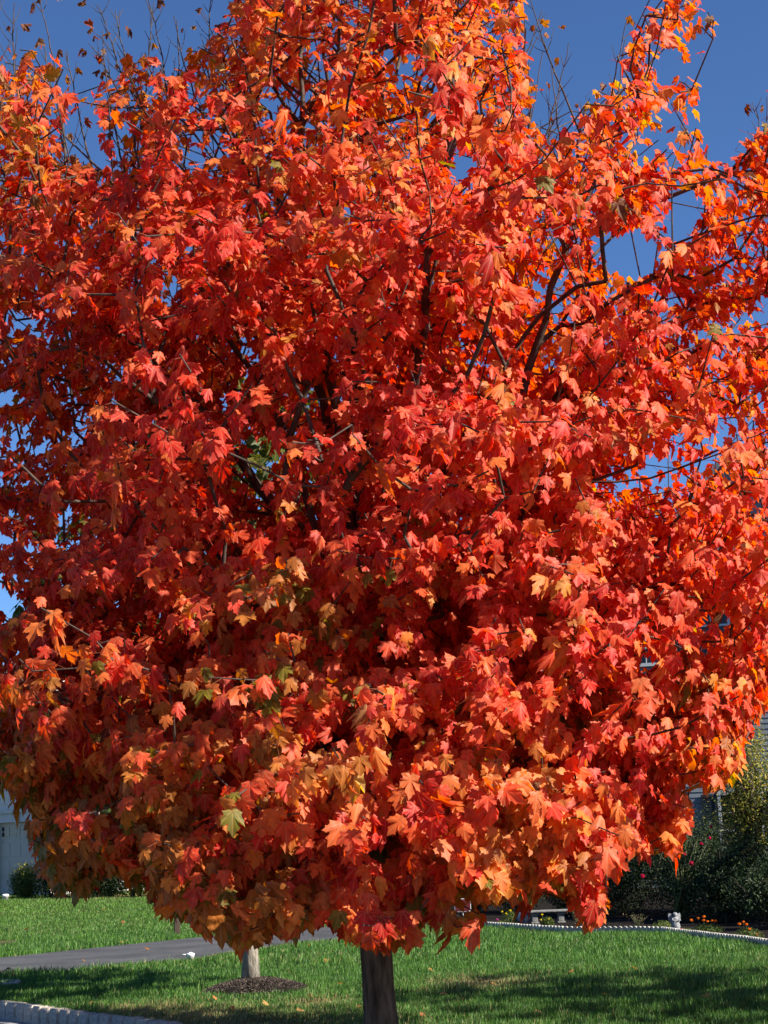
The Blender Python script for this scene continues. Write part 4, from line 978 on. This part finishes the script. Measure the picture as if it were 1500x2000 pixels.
# ------------------------------------------------------------------ houses
def frame_obj(name, origin, ang, label, cat):
    root = empty(name, origin, ang); return tag(root, label, cat)
def siding(m, x0, x1, z0, z1, y, exp=.12, th=.014):
    z = z0; vs = []; fs = []
    while z < z1 - 1e-4:
        zt = min(z + exp, z1); b = len(vs)
        vs += [(x0, y - th, z), (x1, y - th, z), (x1, y, zt), (x0, y, zt), (x0, y, z), (x1, y, z)]
        fs += [(b, b + 1, b + 2, b + 3), (b + 4, b + 5, b + 1, b)]; z = zt
    m.add(vs, fs)
def window(root, xc, z0, w_, h_, y, shut=True, grid=(2, 4), name="window", sm='shutter', trim='trim'):
    win = empty(name, (0, 0, 0)); win.parent = root; f = MB(); t = .07
    f.box(xc - w_ / 2 - t, xc - w_ / 2, y - .06, y, z0, z0 + h_); f.box(xc + w_ / 2, xc + w_ / 2 + t, y - .06, y, z0, z0 + h_)
    f.box(xc - w_ / 2 - t, xc + w_ / 2 + t, y - .07, y, z0 + h_, z0 + h_ + .11); f.box(xc - w_ / 2 - t - .03, xc + w_ / 2 + t + .03, y - .10, y, z0 - .08, z0)
    f.build("window_frame", M[trim], win)
    g_ = MB(); g_.box(xc - w_ / 2, xc + w_ / 2, y - .018, y - .012, z0, z0 + h_); g_.build("pane", M['glass'], win)
    u = MB()
    for i in range(1, grid[0]): X = xc - w_ / 2 + w_ * i / grid[0]; u.box(X - .011, X + .011, y - .034, y - .019, z0, z0 + h_)
    for i in range(1, grid[1]):
        Z = z0 + h_ * i / grid[1]; e = .026 if i == grid[1] // 2 else .011
        u.box(xc - w_ / 2, xc + w_ / 2, y - .050, y - .036, Z - e, Z + e)
    if u.v: u.build("muntins", M[trim], win)
    if shut:
        for s in (-1, 1):
            sh = MB(); xs = xc + s * (w_ / 2 + t + .02 + .19); a, b = xs - .18, xs + .18
            sh.box(a, a + .045, y - .055, y - .016, z0 - .02, z0 + h_ + .03); sh.box(b - .045, b, y - .055, y - .016, z0 - .02, z0 + h_ + .03)
            for zz in (z0 - .02, z0 + h_ / 2 - .04, z0 + h_ - .04): sh.box(a + .045, b - .045, y - .053, y - .016, zz, zz + .07)
            zz = z0 + .06
            while zz < z0 + h_ - .06:
                if abs(zz - (z0 + h_ / 2)) > .05: sh.add([(a + .045, y - .045, zz), (b - .045, y - .045, zz), (b - .045, y - .02, zz + .035), (a + .045, y - .02, zz + .035)], [(0, 1, 2, 3)])
                zz += .04
            sh.build("shutter", M[sm], root)
def left_house():
    C = at(99, 1745, 48.6); z0 = hz(48.6); root = frame_obj("white_house", (C.x, C.y, z0), 0, "pale clapboard house with a garage door and beige shingle roof, beyond the far lawn", "house")
    # garage wall runs away to the far left: local frame whose +x is toward the near corner
    ang = math.atan2(-math.cos(math.radians(43)), math.sin(math.radians(43)))   # direction from far end to the corner
    gr = empty("garage_wall", (0, 0, 0), ang); gr.parent = root   # its local x from -L to 0 at the corner, facade towards local -y
    L = 7.2; zt = 6.3
    def part(mb, name, mat):
        # bake into the house's own space
        ca, sa = math.cos(ang), math.sin(ang); mb.v = [(x * ca - y * sa, x * sa + y * ca, z) for x, y, z in mb.v]; return mb.build(name, mat, root)
    bpy.data.objects.remove(gr)
    dn, df = .58, 3.02   # distances of the door's near and far edge from the corner
    m = MB(); siding(m, -dn + .22, 0, 0.0, zt, 0, .16, .03); siding(m, -L, -df - .22, 0.0, zt, 0, .16, .03); siding(m, -df - .22, -dn + .22, 2.54, zt, 0, .16, .03); m.box(-L, 0, .14, .2, -.2, zt); part(m, "wall", M['siding'])
    m = MB(); m.box(-dn, -dn + .22, -.045, .12, -.1, 2.15); m.box(-df - .22, -df, -.045, .12, -.1, 2.15); m.box(-df - .22, -dn + .22, -.045, .12, 2.15, 2.42); m.box(-df - .30, -dn + .30, -.11, .02, 2.42, 2.54)
    xm = -(dn + df) / 2; m.box(xm - .12, xm + .12, -.09, -.047, 2.12, 2.42); m.box(-.10, .0, -.035, .03, -.1, zt); part(m, "trim", M['trim'])
    m = MB(); n = 4; w_ = (df - dn) / n
    m.box(-df, -dn, .10, .118, -.1, 2.15)
    for k in range(4):
        za = k * .5375 + .012; zb = (k + 1) * .5375 - .006
        for i in range(n):
            xa = -df + i * w_ + .05; xb = xa + w_ - .10
            if k == 3: m.box(xa, xb, .088, .0995, za + .02, za + .08); continue
            m.box(xa, xb, .088, .0995, za + .06, zb - .06, .004)
    part(m, "garage_door", M['door'])
    for i in range(n):
        xa = -df + i * w_ + .09; xb = xa + w_ - .18; g_ = MB(); g_.box(xa, xb, .090, .099, 1.74, 2.02); q = part(g_, "garage_window", M['glass'])
        u = MB(); xc = (xa + xb) / 2; u.box(xc - .020, xc + .020, .0865, .0895, 1.74, 2.02); u.box(xa, xb, .0862, .0893, 1.867, 1.893); pu = part(u, "muntins", M['door']); pu.parent = q
    m = MB(); m.tube([(-.30, -.10, .1), (-.30, -.10, zt - .2)], .045, 8); part(m, "downspout", M['trim'])
    # the wall that turns to the right at the corner
    a2 = ang + math.pi / 2
    def part2(mb, name, mat):
        ca, sa = math.cos(a2), math.sin(a2); mb.v = [(x * ca - y * sa, x * sa + y * ca, z) for x, y, z in mb.v]; return mb.build(name, mat, root)
    m = MB(); siding(m, 0.001, 9.0, 0, zt, 0); m.box(0, 9, .1, .2, -.2, zt); part2(m, "wall", M['siding'])
    wr = empty("side_windows", (0, 0, 0), a2); wr.parent = root
    for xc in (1.6, 4.2, 6.8): window(wr, xc, .95, .9, 1.5, -.015, True, (2, 4), trim='siding')
    # roof: eave over the garage wall, rising to a ridge
    ca, sa = math.cos(ang), math.sin(ang); cb, sb = math.cos(a2), math.sin(a2)
    def pt(u, v, z): return (u * ca + v * cb, u * sa + v * sb, z)
    m = MB(); ov = .35; zr = zt + 2.0; W2 = 4.5
    E = [pt(-L, -ov, zt), pt(ov, -ov, zt), pt(ov, W2, zr), pt(-L, W2, zr), pt(ov, 9 + ov, zt), pt(-L, 9 + ov, zt)]
    E2 = [(x, y, z - .16) for x, y, z in E]
    m.add(E + E2, [(0, 1, 2, 3), (3, 2, 4, 5), (7, 6, 9, 8), (8, 9, 11, 10), (0, 6, 7, 1), (1, 7, 8, 2), (2, 8, 10, 4), (4, 10, 11, 5), (0, 3, 9, 6), (3, 5, 11, 9)])
    # shingle courses as raised steps
    for k in range(1, 22):
        f = k / 22; a_ = np.array(E[0]) * (1 - f) + np.array(E[3]) * f; b_ = np.array(E[1]) * (1 - f) + np.array(E[2]) * f; nrm = np.array(pt(0, -.5, .87)) - np.array(pt(0, 0, 0)); dn_ = (np.array(E[0]) - np.array(E[3])); dn_ /= np.linalg.norm(dn_)
        p = [a_ + nrm * .004, b_ + nrm * .004, b_ + nrm * .022 + dn_ * .22, a_ + nrm * .022 + dn_ * .22, b_ + nrm * .002 + dn_ * .222, a_ + nrm * .002 + dn_ * .222]
        m.add(p, [(1, 0, 3, 2), (2, 3, 5, 4)])
    # gable end
    m.build("roof", M['roof'], root)
    m = MB(); g = [pt(-.02, 0, zt - .1), pt(-.02, 9, zt - .1), pt(-.02, W2, zr - .14)]; g2 = [pt(-.14, 0, zt - .1), pt(-.14, 9, zt - .1), pt(-.14, W2, zr - .14)]
    m.add(g + g2, [(0, 1, 2), (5, 4, 3)]); m.build("gable", M['siding'], root)
    m = MB(); q = [pt(-L, -ov - .02, zt - .18), pt(ov, -ov - .02, zt - .18), pt(ov, -ov - .02, zt - .02), pt(-L, -ov - .02, zt - .02)]; q2 = [pt(-L, -ov - .12, zt - .14), pt(ov, -ov - .12, zt - .14), pt(ov, -ov - .12, zt - .02), pt(-L, -ov - .12, zt - .02)]
    m.add(q + q2, [(0, 1, 5, 4), (4, 5, 6, 7), (0, 4, 7, 3), (1, 2, 6, 5), (3, 7, 6, 2), (0, 3, 2, 1)]); m.build("gutter", M['trim'], root)
left_house()
def right_house():
    Y0 = 41.0; C = at(1090, 1700, Y0); z0 = hz(Y0); ang = math.radians(-14)
    root = frame_obj("blue_grey_house", (C.x, C.y, z0), ang, "tall blue-grey house with dark shutters behind the garden bed on the right", "house")
    W_ = 11.0; D_ = 9.0; zt = 7.6; m = MB(); m.box(0, W_, .02, D_, -.3, zt); siding(m, 0, W_, 0, zt, .01, .13); m.build("wall", M['stucco'], root)
    def lx(px): v = at(px, 1600, Y0); return (v.x - C.x) / math.cos(ang)
    def lz(py, px=1400): return at(px, py, Y0).z - z0
    window(root, lx(1431), lz(1690), .92, lz(1555) - lz(1690), 0, True, (2, 4))
    window(root, lx(1275), lz(1300, 1275), .80, 1.5, 0, True, (2, 4)); window(root, lx(1400), lz(1290, 1400), .80, 1.5, 0, True, (2, 4)); window(root, lx(1540), lz(1290, 1400), .80, 1.5, 0, True, (2, 4))
    window(root, lx(1220), lz(1690), .92, 1.7, 0, True, (2, 4)); window(root, lx(1590), lz(1690), .92, 1.7, 0, True, (2, 4))
    m = MB(); m.box(-.02, .14, -.03, .03, -.2, zt); m.box(W_ - .14, W_, -.03, .03, -.2, zt); m.box(-.3, W_ + .3, -.38, .02, zt, zt + .22); m.build("trim", M['trim'], root)
    # hipped main roof and a front gable on the right
    m = MB(); o = .35; z1 = zt + .22; z2 = zt + 1.9
    m.add([(-o, -o - .05, z1), (W_ + o, -o - .05, z1), (W_ + o, D_ + o, z1), (-o, D_ + o, z1), (3.2, D_ / 2, z2), (W_ - 3.2, D_ / 2, z2)], [(0, 1, 5, 4), (1, 2, 5), (2, 3, 4, 5), (3, 0, 4), (3, 2, 1, 0)]); m.build("roof", M['roof2'], root)
    gx0, gx1 = lx(1300), lx(1620); xm = (gx0 + gx1) / 2; zg = zt + 2.7
    m = MB(); m.add([(gx0, -.42, z1), (gx1, -.42, z1), (xm, -.42, zg), (gx0, 3, z1), (gx1, 3, z1), (xm, 3, zg)], [(0, 1, 2), (0, 3, 4, 1), (3, 5, 4)]); m.build("gable", M['siding2'], root)
    m = MB(); e = .3; m.add([(gx0 - e, -.6, z1 - .1), (xm, -.6, zg + .12), (xm, 3.4, zg + .12), (gx0 - e, 3.4, z1 - .1), (gx1 + e, -.6, z1 - .1), (gx1 + e, 3.4, z1 - .1)], [(0, 3, 2, 1), (1, 2, 5, 4)])
    m.add([(gx0 - e, -.6, z1 - .16), (xm, -.6, zg), (xm, -.6, zg + .115), (gx0 - e, -.6, z1 - .04)], [(0, 1, 2, 3)]); m.build("gable_roof", M['roof2'], root)
    m = MB(); m.add([(gx0 - e, -.66, z1 - .22), (xm, -.66, zg - .05), (xm, -.66, zg + .15), (gx0 - e, -.66, z1 - .02), (gx1 + e, -.66, z1 - .22), (gx1 + e, -.66, z1 - .02), (gx0 - e, -.60, z1 - .22), (xm, -.60, zg - .05), (xm, -.60, zg + .15), (gx0 - e, -.60, z1 - .02), (gx1 + e, -.60, z1 - .22), (gx1 + e, -.60, z1 - .02)], [(0, 1, 2, 3), (1, 4, 5, 2), (9, 8, 7, 6), (8, 11, 10, 7), (3, 2, 8, 9), (2, 5, 11, 8)]); m.build("bargeboard", M['siding2'], root)
    # entrance wing with a lower roof to the left
    m = MB(); wl = -4.4; m.box(wl, -.03, 1.2, D_, -.3, 3.0); siding(m, wl, -.03, 0, 3.0, 1.19, .13); m.build("wall", M['stucco'], root)
    m = MB(); m.add([(wl - .3, .1, 3.02), (1.2, .1, 3.02), (1.2, 1.18, 3.5), (wl - .3, 1.18, 3.5), (wl - .3, .1, 2.86), (1.2, .1, 2.86), (1.2, 1.18, 2.86), (wl - .3, 1.18, 2.86), (wl - .3, 6, 5.4), (-.03, 6, 5.4), (-.03, 1.18, 3.5)], [(0, 1, 2, 3), (4, 5, 1, 0), (7, 6, 5, 4), (0, 3, 7, 4), (1, 5, 6, 2), (3, 10, 9, 8)]); m.build("porch_roof", M['roof2'], root)
    m = MB(); m.box(wl - .3, 1.2, -.02, .10, 2.88, 3.02); m.build("gutter", M['trim'], root)
    for px in (870, 960): window(root, lx(px), 1.0, .8, 1.4, 1.18, True, (2, 4))
right_house()

# ------------------------------------------------------------------ trees out of frame to the right (they shade the lawn and bed) and far ones behind
REDS = [(.50, .07, .02), (.60, .13, .03), (.45, .16, .03)]
other_tree("street_maple", (9.0, 13.2, 0), 7.4, 3.0, 1.8, 900, REDS, "next street maple of the row, right of the picture", seed=71, trunk_r=.12, leaf=.17, bark='bark')
other_tree("shade_tree", (12.2, 27.0, 0), 5.8, 3.8, .7, 1500, GREENS, "unseen green tree added right of the garden bed to shade it", seed=72, trunk_r=.14, leaf=.22, mat='green', bark='bark')  # added out of view, height and spread shaped for the shade on the bed
for i, (x, Y, h, R_, lb) in enumerate([(-4.5, 62, 9.5, 3.2, "tall green tree behind, seen in the gaps left of the trunk"), (0.8, 66, 9.0, 3.4, "broad green tree far behind the big maple trunk"), (-9.0, 78, 8.0, 3.5, "distant green tree behind the white house")]):
    other_tree("distant_tree", (x, Y, .3), h, R_, 1.5, 700, GREENS, lb, seed=80 + i, trunk_r=.16, leaf=.30, mat='green', bark='bark', group="green trees behind the lawn")

# ------------------------------------------------------------------ fallen leaves on the grass and kerb
def fallen():
    r = np.random.RandomState(33)
    T, tri = leaf_templates(HALF, 4, 77, .7); mes = []
    for k in range(4):
        c = [(.55, .10, .03), (.60, .22, .04), (.42, .26, .10), (.50, .35, .10)][k]
        V = T[k] * .075; V[:, 2] += .022
        me = big_mesh("fallen_leaf", V, tri.ravel(), np.full(len(tri), 3), np.tile(np.array([c]), (len(V), 1))); me.materials.append(M['maple']); mes.append(me)
    spots = [(242, 1804), (240, 1846), (550, 1864), (105, 1963), (372, 1993), (420, 1960), (610, 1950), (200, 1780), (1000, 1880), (1120, 1905), (870, 1950), (640, 1885), (1310, 1870), (1420, 1880), (560, 1900), (180, 1965), (455, 1975), (320, 1790), (700, 1975), (590, 1985), (820, 1990), (900, 1960), (965, 1930), (520, 1972), (660, 1930), (840, 1900), (1180, 1950), (1050, 1985), (430, 1880), (600, 1850), (1240, 1900), (1380, 1960), (50, 1820), (290, 1860), (160, 1880)]
    for i, (x, y) in enumerate(spots):
        p = G(x, y); o = bpy.data.objects.new("fallen_leaf", mes[i % 4]); col.objects.link(o); o.location = (p.x, p.y, p.z + .028)
        o.rotation_euler = (r.normal(0, .5), r.normal(0, .5), r.uniform(0, 6)); tag(o, "small fallen maple leaf lying on the grass", "leaf", "fallen leaves on the lawn")
fallen()
